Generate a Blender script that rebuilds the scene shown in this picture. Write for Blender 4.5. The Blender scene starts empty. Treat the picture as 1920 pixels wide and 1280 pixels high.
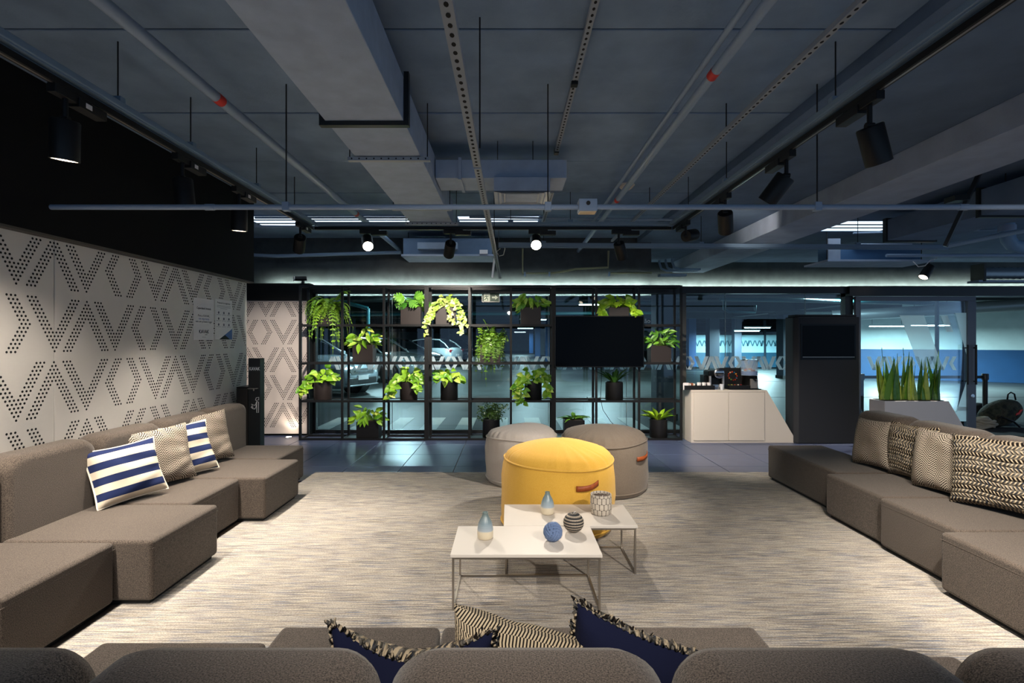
import bpy, bmesh, math, random
from mathutils import Vector, Matrix
PI = math.pi
rnd = random.Random(11)
SC = bpy.context.scene
COL = SC.collection
H = 1.45          # camera height; the camera stands at the origin and looks along +Y
F = 950.0         # focal length in pixels of a 1920 px wide frame

# ------------------------------------------------------------------ camera, world, light, exposure
cam = bpy.data.objects.new('camera', bpy.data.cameras.new('camera'))
COL.objects.link(cam)
cam.location = (0, 0, H); cam.rotation_euler = (PI/2, 0, 0)
cam.data.sensor_width = 36; cam.data.lens = 36*F/1920
cam.data.shift_x = 5/1920; cam.data.clip_end = 300; cam.data.clip_start = .05
SC.camera = cam
SC.view_settings.view_transform = 'Standard'; SC.view_settings.look = 'None'
SC.view_settings.gamma = 1; SC.view_settings.use_curve_mapping = False
SC.view_settings.exposure = 0.0
W = bpy.data.worlds.new('world'); SC.world = W; W.use_nodes = True
W.node_tree.nodes['Background'].inputs[0].default_value = (.36, .56, .86, 1)
W.node_tree.nodes['Background'].inputs[1].default_value = .62
SPOT_W = 195          # watts of one track lamp
WARM = (1, .90, .78)
COOL = (.62, .93, 1)

def P(px, py, D):                  # a point seen at pixel (px, py) at depth D
    return Vector(((px-955)*D/F, D, H+(640-py)*D/F))
def X(px, D): return (px-955)*D/F

# ------------------------------------------------------------------ mesh helpers
def lin(h):
    h = h.lstrip('#'); c = [int(h[i:i+2], 16)/255 for i in (0, 2, 4)]
    return tuple(x/12.92 if x <= .04045 else ((x+.055)/1.055)**2.4 for x in c)+(1,)

class MB:
    def __init__(s): s.v = []; s.f = []
    def add(s, vs, fs):
        o = len(s.v); s.v += [tuple(v) for v in vs]; s.f += [tuple(i+o for i in f) for f in fs]; return s
    def box(s, x0, y0, z0, x1, y1, z1):
        return s.add([(x0,y0,z0),(x1,y0,z0),(x1,y1,z0),(x0,y1,z0),(x0,y0,z1),(x1,y0,z1),(x1,y1,z1),(x0,y1,z1)],
                     [(0,3,2,1),(4,5,6,7),(0,1,5,4),(1,2,6,5),(2,3,7,6),(3,0,4,7)])
    def bar(s, a, b, w, h=None, up=(0,0,1)):       # rectangular bar from a to b
        h = h or w; a = Vector(a); b = Vector(b); t = (b-a).normalized(); u = Vector(up)
        if abs(t.dot(u)) > .95: u = Vector((1,0,0))
        r = t.cross(u).normalized(); u = r.cross(t)
        vs = [p+r*sx*w/2+u*sy*h/2 for p in (a, b) for sx, sy in ((-1,-1),(1,-1),(1,1),(-1,1))]
        return s.add(vs, [(3,2,1,0),(4,5,6,7),(0,1,5,4),(1,2,6,5),(2,3,7,6),(3,0,4,7)])
    def tube(s, pts, r, n=8, closed=False, caps=True):
        pts = [Vector(p) for p in pts]; rs = r if isinstance(r, (list, tuple)) else [r]*len(pts)
        m = len(pts); vs = []; prev = None
        for i, p in enumerate(pts):
            if closed: t = pts[(i+1) % m]-pts[i-1]
            else: t = pts[min(i+1, m-1)]-pts[max(i-1, 0)]
            t.normalize()
            if prev is None:
                u = Vector((0,0,1)) if abs(t.z) < .9 else Vector((1,0,0))
                a = t.cross(u).normalized()
            else: a = (prev-t*prev.dot(t)).normalized()
            prev = a; b = t.cross(a)
            vs += [p+(a*math.cos(2*PI*k/n)+b*math.sin(2*PI*k/n))*rs[i] for k in range(n)]
        fs = []
        for i in range(m if closed else m-1):
            j = (i+1) % m
            fs += [(i*n+k, i*n+(k+1) % n, j*n+(k+1) % n, j*n+k) for k in range(n)]
        if caps and not closed: fs += [tuple(range(n-1, -1, -1)), tuple((m-1)*n+k for k in range(n))]
        return s.add(vs, fs)
    def lathe(s, prof, n=24, c=(0,0,0), cap0=True, cap1=True, fn=None):
        vs = []
        for i, (r, z) in enumerate(prof):
            for k in range(n):
                a = 2*PI*k/n
                dr, dz = fn(a, r, z) if fn else (0, 0)
                vs.append((c[0]+(r+dr)*math.cos(a), c[1]+(r+dr)*math.sin(a), c[2]+z+dz))
        fs = []
        for i in range(len(prof)-1):
            fs += [(i*n+k, i*n+(k+1) % n, (i+1)*n+(k+1) % n, (i+1)*n+k) for k in range(n)]
        if cap0: fs.append(tuple(range(n-1, -1, -1)))
        if cap1: fs.append(tuple((len(prof)-1)*n+k for k in range(n)))
        return s.add(vs, fs)
    def prism(s, pts, d):                          # planar polygon (3-D points) pushed along vector d
        n = len(pts); a = [Vector(p) for p in pts]; d = Vector(d)
        return s.add(a+[p+d for p in a], [tuple(range(n-1,-1,-1)), tuple(range(n, 2*n))]+[(i,(i+1) % n, n+(i+1) % n, n+i) for i in range(n)])
    def grid(s, rows):                             # list of rows of points
        m = len(rows[0]); vs = [p for r in rows for p in r]
        return s.add(vs, [(i*m+j, i*m+j+1, (i+1)*m+j+1, (i+1)*m+j) for i in range(len(rows)-1) for j in range(m-1)])
    def mesh(s, name, mat, smooth=0, bevel=0, seg=2, fix=False):
        me = bpy.data.meshes.new(name); me.from_pydata(s.v, [], s.f)
        if bevel or fix:
            bm = bmesh.new(); bm.from_mesh(me)
            bmesh.ops.recalc_face_normals(bm, faces=bm.faces)
            if bevel:
                es = [e for e in bm.edges if len(e.link_faces) == 2 and e.calc_face_angle(0) > .5]
                bmesh.ops.bevel(bm, geom=es, offset=bevel, segments=seg, affect='EDGES', profile=.5, clamp_overlap=True)
            bm.to_mesh(me); bm.free()
        if mat: me.materials.append(mat)
        if smooth or bevel:
            me.shade_smooth(); me.set_sharp_from_angle(angle=smooth if smooth > .01 else (1.2 if bevel >= .01 else .3))
        return me
    def obj(s, name, mat, parent=None, loc=None, **k):
        o = link(name, s.mesh(name, mat, **k), parent, loc)
        if k.get('bevel', 0) >= .01 or name == 'backrest': o.modifiers.new('normals', 'WEIGHTED_NORMAL').keep_sharp = True
        return o

def link(name, data, parent=None, loc=None):
    o = bpy.data.objects.new(name, data); COL.objects.link(o)
    if parent: o.parent = parent
    if loc is not None: o.location = loc
    return o
def thing(name, label, cat, loc=(0,0,0), rz=0, group=None):
    o = bpy.data.objects.new(name, None); COL.objects.link(o); o.empty_display_size = .1
    o.location = loc; o.rotation_euler = (0,0,rz)
    return tag(o, label, cat, group)
def tag(o, label, cat, group=None):
    o['label'] = label; o['category'] = cat
    if group: o['group'] = group
    return o
def struct(o, kind='structure'): o['kind'] = kind; return o
def shell(name, loc=(0,0,0)):
    o = bpy.data.objects.new(name, None); COL.objects.link(o); o.location = loc; o['kind'] = 'structure'; return o
def bx(name, b, mat, parent=None, bevel=0, **k):
    return MB().box(*b).obj(name, mat, parent, bevel=bevel, **k)

# ------------------------------------------------------------------ material helpers
def new(name):
    m = bpy.data.materials.new(name); m.use_nodes = True
    nt = m.node_tree; return m, nt, nt.nodes['Principled BSDF']
def mth(nt, op, a, b=0.0, c=None):
    n = nt.nodes.new('ShaderNodeMath'); n.operation = op
    for i, x in enumerate((a, b, c)):
        if x is None: continue
        if isinstance(x, (int, float)): n.inputs[i].default_value = x
        else: nt.links.new(x, n.inputs[i])
    return n.outputs[0]
def mixc(nt, fac, a, b):
    n = nt.nodes.new('ShaderNodeMix'); n.data_type = 'RGBA'
    for i, x in ((0, fac), (6, a), (7, b)):
        if isinstance(x, (int, float, tuple)): n.inputs[i].default_value = x
        else: nt.links.new(x, n.inputs[i])
    return n.outputs[2]
def coords(nt, kind='Object', scale=None):
    t = nt.nodes.new('ShaderNodeTexCoord').outputs[kind]
    if scale:
        m = nt.nodes.new('ShaderNodeMapping'); m.inputs['Scale'].default_value = scale
        nt.links.new(t, m.inputs[0]); t = m.outputs[0]
    return t
def noise(nt, vec, scale, detail=3, rough=.55):
    n = nt.nodes.new('ShaderNodeTexNoise'); n.inputs['Scale'].default_value = scale
    n.inputs['Detail'].default_value = detail; n.inputs['Roughness'].default_value = rough
    nt.links.new(vec, n.inputs['Vector']); return n.outputs[0]
def ramp(nt, fac, stops):
    n = nt.nodes.new('ShaderNodeValToRGB'); nt.links.new(fac, n.inputs[0]); e = n.color_ramp.elements
    while len(e) < len(stops): e.new(.5)
    for i, (p, c) in enumerate(stops): e[i].position = p; e[i].color = c
    return n.outputs[0]
def bump(nt, b, h, strength, dist=.01):
    n = nt.nodes.new('ShaderNodeBump'); n.inputs['Strength'].default_value = strength; n.inputs['Distance'].default_value = dist
    nt.links.new(h, n.inputs['Height']); nt.links.new(n.outputs[0], b.inputs['Normal'])
def mat(name, col, rough=.5, metal=0, spec=.5, var=0, vs=6, bmp=0, bs=200, coat=0, emit=None, es=0, trans=0):
    m, nt, b = new(name); c = lin(col)
    b.inputs['Base Color'].default_value = c; b.inputs['Roughness'].default_value = rough
    b.inputs['Metallic'].default_value = metal; b.inputs['Specular IOR Level'].default_value = spec
    b.inputs['Coat Weight'].default_value = coat
    if trans: b.inputs['Transmission Weight'].default_value = trans
    if var:
        f = noise(nt, coords(nt), vs, 4)
        f = mth(nt, 'MULTIPLY', mth(nt, 'SUBTRACT', f, .5), 2.4)
        d = tuple(max(0, x*(1-var)) for x in c[:3])+(1,); u = tuple(min(1, x*(1+var)) for x in c[:3])+(1,)
        nt.links.new(mixc(nt, mth(nt, 'ADD', f, .5), d, u), b.inputs['Base Color'])
    if bmp: bump(nt, b, noise(nt, coords(nt), bs, 2), bmp, .004)
    if emit: b.inputs['Emission Color'].default_value = lin(emit) if isinstance(emit, str) else tuple(emit)+(1,); b.inputs['Emission Strength'].default_value = es
    return m
def glass(name, tint=(.90,.96,.97), refl=1.0):
    m = bpy.data.materials.new(name); m.use_nodes = True; nt = m.node_tree; nt.nodes.clear()
    o = nt.nodes.new('ShaderNodeOutputMaterial'); t = nt.nodes.new('ShaderNodeBsdfTransparent'); g = nt.nodes.new('ShaderNodeBsdfGlossy')
    t.inputs[0].default_value = tint+(1,); g.inputs['Roughness'].default_value = .01; g.inputs[0].default_value = (.9,.95,1,1)
    f = nt.nodes.new('ShaderNodeFresnel'); f.inputs[0].default_value = 1.5
    x = nt.nodes.new('ShaderNodeMixShader')
    nt.links.new(mth(nt, 'MULTIPLY', f.outputs[0], refl), x.inputs[0]); nt.links.new(t.outputs[0], x.inputs[1]); nt.links.new(g.outputs[0], x.inputs[2])
    nt.links.new(x.outputs[0], o.inputs[0]); return m
def frosted(name, col, alpha):
    m = bpy.data.materials.new(name); m.use_nodes = True; nt = m.node_tree; nt.nodes.clear()
    o = nt.nodes.new('ShaderNodeOutputMaterial'); t = nt.nodes.new('ShaderNodeBsdfTransparent'); d = nt.nodes.new('ShaderNodeBsdfDiffuse'); l = nt.nodes.new('ShaderNodeBsdfTranslucent')
    d.inputs[0].default_value = lin(col); l.inputs[0].default_value = lin(col)
    a = nt.nodes.new('ShaderNodeMixShader'); a.inputs[0].default_value = .6; b = nt.nodes.new('ShaderNodeMixShader'); b.inputs[0].default_value = alpha
    nt.links.new(d.outputs[0], a.inputs[1]); nt.links.new(l.outputs[0], a.inputs[2]); nt.links.new(t.outputs[0], b.inputs[1]); nt.links.new(a.outputs[0], b.inputs[2])
    nt.links.new(b.outputs[0], o.inputs[0]); return m

def fabric(name, c0, c1, scale=260, bmp=.5, big=.12):
    m, nt, b = new(name); v = coords(nt)
    f = noise(nt, v, scale, 2, .6); f = ramp(nt, f, [(.33, lin(c0)), (.68, lin(c1))])
    g = noise(nt, v, 4, 3); g = mth(nt, 'MULTIPLY_ADD', g, 2*big, 1-big)
    mm = nt.nodes.new('ShaderNodeVectorMath'); mm.operation = 'SCALE'; nt.links.new(f, mm.inputs[0]); nt.links.new(g, mm.inputs['Scale'])
    nt.links.new(mm.outputs[0], b.inputs['Base Color']); b.inputs['Roughness'].default_value = .95
    b.inputs['Specular IOR Level'].default_value = .15; b.inputs['Sheen Weight'].default_value = .15
    bump(nt, b, noise(nt, v, scale*1.2, 2), bmp, .003); return m

M_sofa = fabric('sofa_fabric', '#29231f', '#685d53', 280, .6)
M_plinth = mat('plinth_black', '#0c0c0c', .8)
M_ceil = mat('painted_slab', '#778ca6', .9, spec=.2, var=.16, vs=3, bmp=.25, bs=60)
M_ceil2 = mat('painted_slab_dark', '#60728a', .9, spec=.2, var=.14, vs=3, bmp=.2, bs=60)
M_duct = mat('painted_duct', '#95a4b9', .75, spec=.3, var=.10, vs=8, bmp=.15, bs=90)
M_beam = mat('painted_beam', '#96a1b4', .85, spec=.25, var=.10, vs=5, bmp=.2, bs=60)
M_pipe = mat('painted_pipe', '#8496ad', .45, spec=.4)
M_strut = mat('painted_strut', '#8b939d', .5, spec=.4)
M_hole = mat('dark_hole', '#050506', .9)
M_tray = mat('cable_tray', '#6a8096', .45, spec=.5)
M_black = mat('black_powder_coat', '#0d0d0e', .5, spec=.35)
M_blackwall = mat('black_wall_paint', '#0f0f10', .9, spec=.2, bmp=.15, bs=120)
M_red = mat('red_band', '#c02418', .5)
M_panel = mat('perforated_panel', '#c9c3bc', .55, spec=.35, var=.03, vs=2)
M_panelp = mat('perforated_panel_back', '#c7bbb4', .6, spec=.3, var=.03, vs=2)
M_bulk = mat('bulkhead_paint', '#44484a', .9, spec=.2, var=.2, vs=5, bmp=.15, bs=70)
M_frame = mat('dark_frame_metal', '#141617', .4, spec=.5)
M_alu = mat('grey_door_frame', '#565d69', .45, spec=.5)
M_glass = glass('window_glass')
M_frost = frosted('frosted_film', '#eaf4f8', .8)
M_frost_refl = frosted('frosted_film_and_reflection', '#eef6fa', .5)  # soft film for lettering and for reflection bands painted on the door pane
M_led = mat('led_strip', '#ffffff', emit=(.84, 1, .88), es=420)
M_sky = mat('skylight_pane', '#ffffff', emit=(.66, .84, 1), es=1.9)
M_lens = mat('lamp_lens', '#ffffff', emit=(1, .80, .58), es=9)
M_starlens = mat('lamp_lens_bright', '#ffffff', emit=(1, .86, .66), es=60)
M_tube = mat('fluorescent_tube', '#ffffff', emit=(.75, .97, 1), es=12)
M_white = mat('white_laminate', '#d2cbc2', .42, spec=.4)
M_counter = mat('cream_counter', '#c9bfb2', .45, spec=.35)
M_planter = mat('white_planter', '#c8c4c2', .5)
M_totem = mat('charcoal_totem', '#2a2b2e', .6, spec=.25)
M_screen = mat('black_screen', '#020202', .10, spec=.10)
M_bezel = mat('black_bezel', '#060606', .3, spec=.25)
M_chrome = mat('chrome', '#c8c8c8', .18, metal=1)
M_steel = mat('satin_steel', '#a39c93', .35, metal=.9)
M_wood = mat('tan_leather', '#96491f', .5, spec=.4, var=.25, vs=30, bmp=.2, bs=200)
M_soil = mat('soil', '#2a1c12', .95, bmp=.8, bs=80)
M_pot = mat('dark_bronze_pot', '#2b2422', .5, spec=.4)
M_potb = mat('black_pot', '#141313', .45, spec=.4)
M_paper = mat('white_paper', '#d9d3d2', .6)
M_ink = mat('black_ink', '#17171a', .6)
M_grey_ink = mat('grey_ink', '#77757c', .7)
M_blue_ink = mat('blue_ink', '#5473a8', .6)
M_whiteink = mat('white_ink', '#e8e8e6', .6)
M_sign = mat('sign_green', '#1c3a26', .5)
M_cord = mat('natural_rope', '#9a8f7c', .9, bmp=.5, bs=300)

def leafmat(name, a, b, yel=None):
    m, nt, p = new(name); v = coords(nt)
    oi = nt.nodes.new('ShaderNodeObjectInfo').outputs['Random']
    f = mth(nt, 'ADD', mth(nt, 'MULTIPLY', noise(nt, v, 14, 2), .6), mth(nt, 'MULTIPLY', oi, .5))
    st = [(.25, lin(a)), (.62, lin(b))]
    if yel: st.append((.80, lin(yel)))
    nt.links.new(ramp(nt, f, st), p.inputs['Base Color']); p.inputs['Roughness'].default_value = .38
    p.inputs['Subsurface Weight'].default_value = 0; p.inputs['Transmission Weight'].default_value = 0
    return m
L_pothos = leafmat('pothos_leaf', '#4f8a1c', '#8fc02c', '#c3d45a')
L_lime = leafmat('lime_leaf', '#6aa11e', '#a8cf30')
L_mon = leafmat('split_leaf', '#2f6a1c', '#6fa632')
L_dark = leafmat('dark_leaf', '#234a1c', '#3f6d2a')
L_ivy = leafmat('ivy_leaf', '#6c8f2c', '#a3b653', '#cfd08a')
L_fern = leafmat('fern_leaf', '#4d7a18', '#7fa82a')
L_fern2 = leafmat('moss_fern_leaf', '#3f6a1c', '#6f962c')
L_snake = leafmat('snake_leaf', '#2b5a22', '#5e8a34')
L_snakey = leafmat('snake_leaf_edge', '#4e7a2a', '#a3b347', '#b9c45a')
L_bush = leafmat('bush_leaf', '#24401a', '#4c6a2a')
M_stem = mat('green_stem', '#5d7d2c', .5)

# carpet
M_carpet, nt, b = new('streaked_carpet'); v = coords(nt)
def sv(sx, sy, sc, d=4):
    mp = nt.nodes.new('ShaderNodeMapping'); mp.inputs['Scale'].default_value = (sx, sy, 1)
    nt.links.new(v, mp.inputs[0]); return noise(nt, mp.outputs[0], sc, d, .6)
a1 = ramp(nt, sv(2.6, 80, 1.5), [(.42, (0,0,0,1)), (.57, (1,1,1,1))])
a2 = ramp(nt, sv(3.2, 110, 1.3), [(.48, (0,0,0,1)), (.60, (1,1,1,1))])
a4 = ramp(nt, sv(4.5, 95, 1.1), [(.50, (0,0,0,1)), (.60, (1,1,1,1))])
a3 = ramp(nt, sv(110, 190, 1, 2), [(.38, (0,0,0,1)), (.62, (1,1,1,1))])
patch = ramp(nt, sv(.8, 2.6, 1.2, 3), [(.38, (0,0,0,1)), (.62, (1,1,1,1))])
c = mixc(nt, a1, lin('#6f6862'), lin('#c2b8a8'))
c = mixc(nt, mth(nt, 'MULTIPLY', a2, .85), c, lin('#66738a'))
c = mixc(nt, mth(nt, 'MULTIPLY', a4, .7), c, lin('#d0c6b5'))
c = mixc(nt, mth(nt, 'MULTIPLY', patch, .32), c, lin('#c4bbae'))
c = mixc(nt, mth(nt, 'MULTIPLY', a3, .45), c, lin('#58524c'))
nt.links.new(c, b.inputs['Base Color']); b.inputs['Roughness'].default_value = 1; b.inputs['Specular IOR Level'].default_value = .05
bump(nt, b, sv(160, 160, 1, 2), .5, .006)

M_tile = mat('slate_tile', '#464f6a', .32, spec=.5, var=.12, vs=5, bmp=.05, bs=30)
M_grout = mat('tan_grout', '#8d7a66', .9)
M_conc = mat('sealed_concrete', '#393d3c', .42, spec=.25, var=.22, vs=1.3, bmp=.08, bs=3)
M_paintw = mat('white_road_paint', '#b9bdb6', .5, var=.1, vs=9)
M_parkwall = mat('white_block_wall', '#b7c9c8', .8, var=.08, vs=2)
M_parkblue = mat('blue_dado', '#114069', .6, var=.10, vs=2)
M_bluecol = mat('blue_column', '#1f4a7c', .5)
M_navycol = mat('navy_column', '#26323f', .6)
M_parkceil = mat('car_park_ceiling', '#28302f', .9, var=.2, vs=2)
M_teal = mat('teal_pipe', '#1f5a60', .4)
M_duct_alu = mat('silver_duct', '#8f989c', .4, metal=.6)

# ------------------------------------------------------------------ lights of the lounge and the car park
def spot(loc, dirv, power, size=62, blend=.7, col=WARM, r=.045, parent=None):
    l = bpy.data.lights.new('lamp_light', 'SPOT'); l.energy = power; l.spot_size = math.radians(size); l.spot_blend = blend
    l.color = col; l.shadow_soft_size = r
    o = bpy.data.objects.new('lamp_light', l); COL.objects.link(o)
    o.rotation_euler = Vector(dirv).to_track_quat('-Z', 'Y').to_euler(); o.location = loc
    if parent: o.parent = parent
    return o
def area(loc, sx, sy, power, col=COOL, parent=None):
    l = bpy.data.lights.new('tube_light', 'AREA'); l.shape = 'RECTANGLE'; l.size = sx; l.size_y = sy; l.energy = power; l.color = col
    o = bpy.data.objects.new('tube_light', l); COL.objects.link(o); o.location = loc
    if parent: o.parent = parent
    return o

# ================================================================== SETTING
CZ = 3.15          # main ceiling height
# ---- lounge floor
floor = shell('floor')
bx('slab', (-6, -2.2, -.16, 9.5, 8.0, -.012), M_grout, floor)
TS = .615
tile_me = MB().box(.004, .004, -.012, TS-.004, TS-.004, 0).mesh('floor_tile', M_tile, bevel=.0015, seg=1)
for j in range(-1, 4):
    for i in range(-5, 15):
        x0 = -1.857+TS*(i-0); y0 = 5.887+TS*j
        if x0 > 8.6: continue
        link('floor_tile', tile_me, floor, (x0, y0, 0))
# ---- ceiling
ceiling = shell('ceiling')
js = [-.26, .75, 1.76, 2.77, 3.78, 4.79, 5.81, 6.82, 7.47, 8.4, 9.4, 10.5]
for i in range(len(js)-1):
    if i == 7:
        for x0, x1 in ((-6, -3.6), (-1.32, -.70), (.40, 2.1)):
            bx('ceiling_panel', (x0, js[i]+.006, CZ, x1, js[i+1]-.006, CZ+.12), M_ceil, ceiling)
    else:
        g = .014 if i == 2 else .006
        bx('ceiling_panel', (-6, js[i]+g, CZ+(.004 if i % 2 else 0), 2.1, js[i+1]-g, CZ+.12), M_ceil, ceiling, bevel=.004, seg=1)
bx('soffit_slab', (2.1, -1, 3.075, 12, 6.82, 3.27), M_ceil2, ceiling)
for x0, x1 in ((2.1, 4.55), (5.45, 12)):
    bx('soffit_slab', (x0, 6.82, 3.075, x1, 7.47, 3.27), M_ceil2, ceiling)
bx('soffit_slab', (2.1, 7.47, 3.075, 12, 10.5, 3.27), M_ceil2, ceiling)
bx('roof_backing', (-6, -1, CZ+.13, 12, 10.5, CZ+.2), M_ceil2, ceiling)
for n, (x0, x1, CZ_) in enumerate(((-3.6, -1.32, CZ), (-.70, .40, CZ), (4.55, 5.45, 3.085))):
    w = shell('window_%d' % (n+1))
    bx('pane', (x0, 6.84, CZ_-.008, x1, 7.45, CZ_+.002), M_sky, w)
    for k in range(1, 3):
        bx('glazing_bar', (x0, 6.84+.2*k-.022, CZ_-.018, x1, 6.84+.2*k+.022, CZ_-.009), M_frame, w)
    bx('window_frame', (x0, 6.815, CZ_-.014, x1, 6.839, CZ_+.06), M_ceil, w); bx('window_frame', (x0, 7.451, CZ_-.014, x1, 7.475, CZ_+.06), M_ceil, w)
# ---- left wall: two perforated panels under a black upper wall
wl = shell('wall_left')
WX = -3.12
bx('wall_core', (WX-.25, -1.2, 0, WX-.021, 6.0, CZ), M_blackwall, wl)
for y0, y1 in ((.9, 3.472), (3.478, 6.02)):
    bx('wall_panel', (WX-.02, y0, .02, WX, y1, 2.17), M_panel, wl, bevel=.002, seg=1)
bx('upper_wall', (WX-.02, -1.2, 2.16, WX+.07, 6.05, CZ), M_blackwall, wl)
bx('shadow_gap_trim', (WX, -1.2, 2.145, WX+.07, 6.05, 2.16), mat('bronze_trim', '#3b342c', .5), wl)
# dots
A = .0276; RZ = .0256
def letter(kind):
    pts = set()
    for r in range(15):
        if kind in 'VA':
            k = 14-r
            for d in range(3):
                x = -k*A/2+d*A
                if x <= .0001:
                    for s in (1, -1): pts.add((round(s*x, 4), r if kind == 'V' else 14-r))
        else:
            for d in range(3):
                x = abs(r-7)*A/2+d*A
                pts.add((round(x if kind == '<' else -x, 4), r))
    return [(x, -r*RZ) for x, r in pts]
def dot_rows(v0, rows, lo, hi, ztop, zmin):
    out = []
    for k, (zt, off) in enumerate(rows):
        for q in range(-4, 8):
            b0 = v0+off+1.263*q
            for kind, dx in (('V', 0), ('A', .266), ('V', .533), ('<', .713), ('>', 1.083)):
                for x, z in letter(kind):
                    X_, Z_ = b0+dx+x, zt+z
                    if lo < X_ < hi and zmin < Z_ < ztop: out.append((X_, Z_))
    return out
def dots(pts, place, r, name, parent):
    m = MB()
    for u, z in pts:
        m.add([place(u+r*math.cos(2*PI*k/8), z+r*math.sin(2*PI*k/8)) for k in range(8)], [tuple(range(8))])
    return struct(m.obj(name, M_hole, parent), 'stuff')
rows = [(2.175, 0), (1.742, .271), (1.308, 0), (.874, .271), (.44, 0)]
dots(dot_rows(3.204, rows, .95, 5.99, 2.14, .1), lambda u, z: (WX+.0012, u, z), .0082, 'perforation', wl)
# ---- perforated wall in the recess behind
wr = shell('wall_recess')
bx('wall_panel', (-4.6, 7.8, .03, -3.09, 7.83, 2.08), M_panelp, wr, bevel=.002, seg=1)
bx('wall_core', (-4.6, 7.83, 0, -3.09, 8.0, 2.35), M_blackwall, wr)
bx('lintel', (-4.6, 7.74, 2.08, -3.09, 7.83, 2.33), M_blackwall, wr)
bx('side_wall', (-4.7, 6.0, 0, -4.6, 8.0, CZ), M_blackwall, wr)
rows2 = [(2.20, 0), (1.774, .271), (1.347, 0), (.92, .271), (.497, 0)]
dots(dot_rows(-3.75, rows2, -4.58, -3.1, 2.06, .1), lambda u, z: (u, 7.7988, z), .0085, 'perforation', wr)
# ---- glass wall
GY = 8.05
wb = shell('wall_back')
bx('header', (-3.1, GY-.10, 2.205, 5.30, GY+.05, 2.315), M_frame, wb)
bx('header', (5.30, GY-.16, 2.16, 8.6, GY+.05, 2.315), M_frame, wb)
bx('sill', (-3.1, GY-.04, 0, 5.36, GY+.04, .05), M_frame, wb)
pane_edges = [-3.06, -1.86, -.62, .62, 1.86, 2.74, 3.43, 4.70, 5.36]
for a, c in zip(pane_edges[:-1], pane_edges[1:]):
    bx('glass_pane', (a+.004, GY-.005, .05, c-.004, GY+.005, 2.205), M_glass, wb)
for a in pane_edges[1:-1]:
    bx('joint', (a-.004, GY-.006, .05, a+.004, GY+.006, 2.205), mat('silicone', '#8c9a9c', .4), wb)
bx('mullion', (-3.10, GY-.05, 0, -3.06, GY+.05, 2.205), M_frame, wb)
bx('mullion', (2.74, GY-.03, 0, 2.80, GY+.03, 2.205), mat('bronze_mullion', '#4b4a45', .4), wb)
bx('mullion', (5.30, GY-.06, 0, 5.42, GY+.06, 2.205), M_frame, wb)
def chevrons(lo, hi, v0, zt, y, s, matl, parent, w=.058):
    hgt = .358*s; hw = .193*s; ww = w
    def slab(a, b):       # a stroke from a to b, both (x, z)
        m.prism([(a[0], y, a[1]), (a[0]+ww, y, a[1]), (b[0]+ww, y, b[1]), (b[0], y, b[1])], (0, -.0012, 0))
    for q in range(-12, 12):
        b0 = v0+1.263*s*q
        for kind, dx in (('V', 0), ('A', .266), ('V', .533), ('<', .713), ('>', 1.083)):
            x = b0+dx*s; m = MB()
            if x-hw < lo or x+hw > hi: continue
            if kind == 'V': slab((x-hw, zt), (x-ww/2, zt-hgt)); slab((x+hw-ww, zt), (x-ww/2, zt-hgt))
            if kind == 'A': slab((x-hw, zt-hgt), (x-ww/2, zt)); slab((x+hw-ww, zt-hgt), (x-ww/2, zt))
            if kind == '<': slab((x+.097*s, zt), (x, zt-hgt/2)); slab((x, zt-hgt/2), (x+.097*s, zt-hgt))
            if kind == '>': slab((x-.097*s-ww, zt), (x-ww, zt-hgt/2)); slab((x-ww, zt-hgt/2), (x-.097*s-ww, zt-hgt))
            m.obj('frosted_letter', matl, parent)
chevrons(-3.0, 5.3, X(1315, 8.05), 1.215, GY-.006, .595, M_frost, wb)
# ---- sliding door
d1 = shell('door_1')
DY = GY-.10
bx('top_rail', (5.42, DY-.025, 2.085, 7.30, DY+.025, 2.155), M_alu, d1, bevel=.003)
bx('stile', (7.17, DY-.03, 0, 7.30, DY+.03, 2.085), M_alu, d1, bevel=.004)
bx('stile', (5.42, DY-.025, 0, 5.50, DY+.025, 2.085), M_alu, d1, bevel=.004)
bx('bottom_rail', (5.50, DY-.025, 0, 7.17, DY+.025, .06), M_alu, d1)
bx('glass_pane', (5.50, DY-.005, .06, 7.17, DY+.005, 2.085), M_glass, d1)
bx('mullion', (6.96, GY+.2, 0, 7.0, GY+.24, 2.1), M_frame, d1)
for x, y in ((7.13, DY-.07), (7.26, DY-.07)):
    h = MB().tube([(x, y, .78), (x, y, 1.40)], .014, 10).obj('door_handle', M_black, d1, smooth=.7)
    for z in (.83, 1.35): MB().tube([(x, y, z), (x, DY-.02, z)], .009, 8).obj('handle_post', M_black, h)
MB().lathe([(.03, 0), (.03, .012), (.012, .014)], 16).obj('lock', M_chrome, d1, (7.235, DY-.03, .60), smooth=.7).rotation_euler = (PI/2, 0, 0)
chevrons(5.5, 7.15, 5.72, 1.215, DY-.006, .595, M_frost, d1)
for pts in ([(6.12, 1.86), (6.50, 1.86), (6.80, 1.02), (6.44, 1.02)], [(6.76, 1.86), (6.87, 1.86), (6.96, 1.60), (6.86, 1.60)],
            [(6.99, 1.90), (7.165, 1.90), (7.165, 1.25)], [(7.0, .32), (7.165, .82), (7.165, .2), (7.04, .2)]):
    MB().prism([(x, DY-.006, z) for x, z in pts], (0, -.0012, 0)).obj('reflection_stripe', M_frost_refl, d1)  # pale bands painted on the pane as reflections of white surfaces
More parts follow.
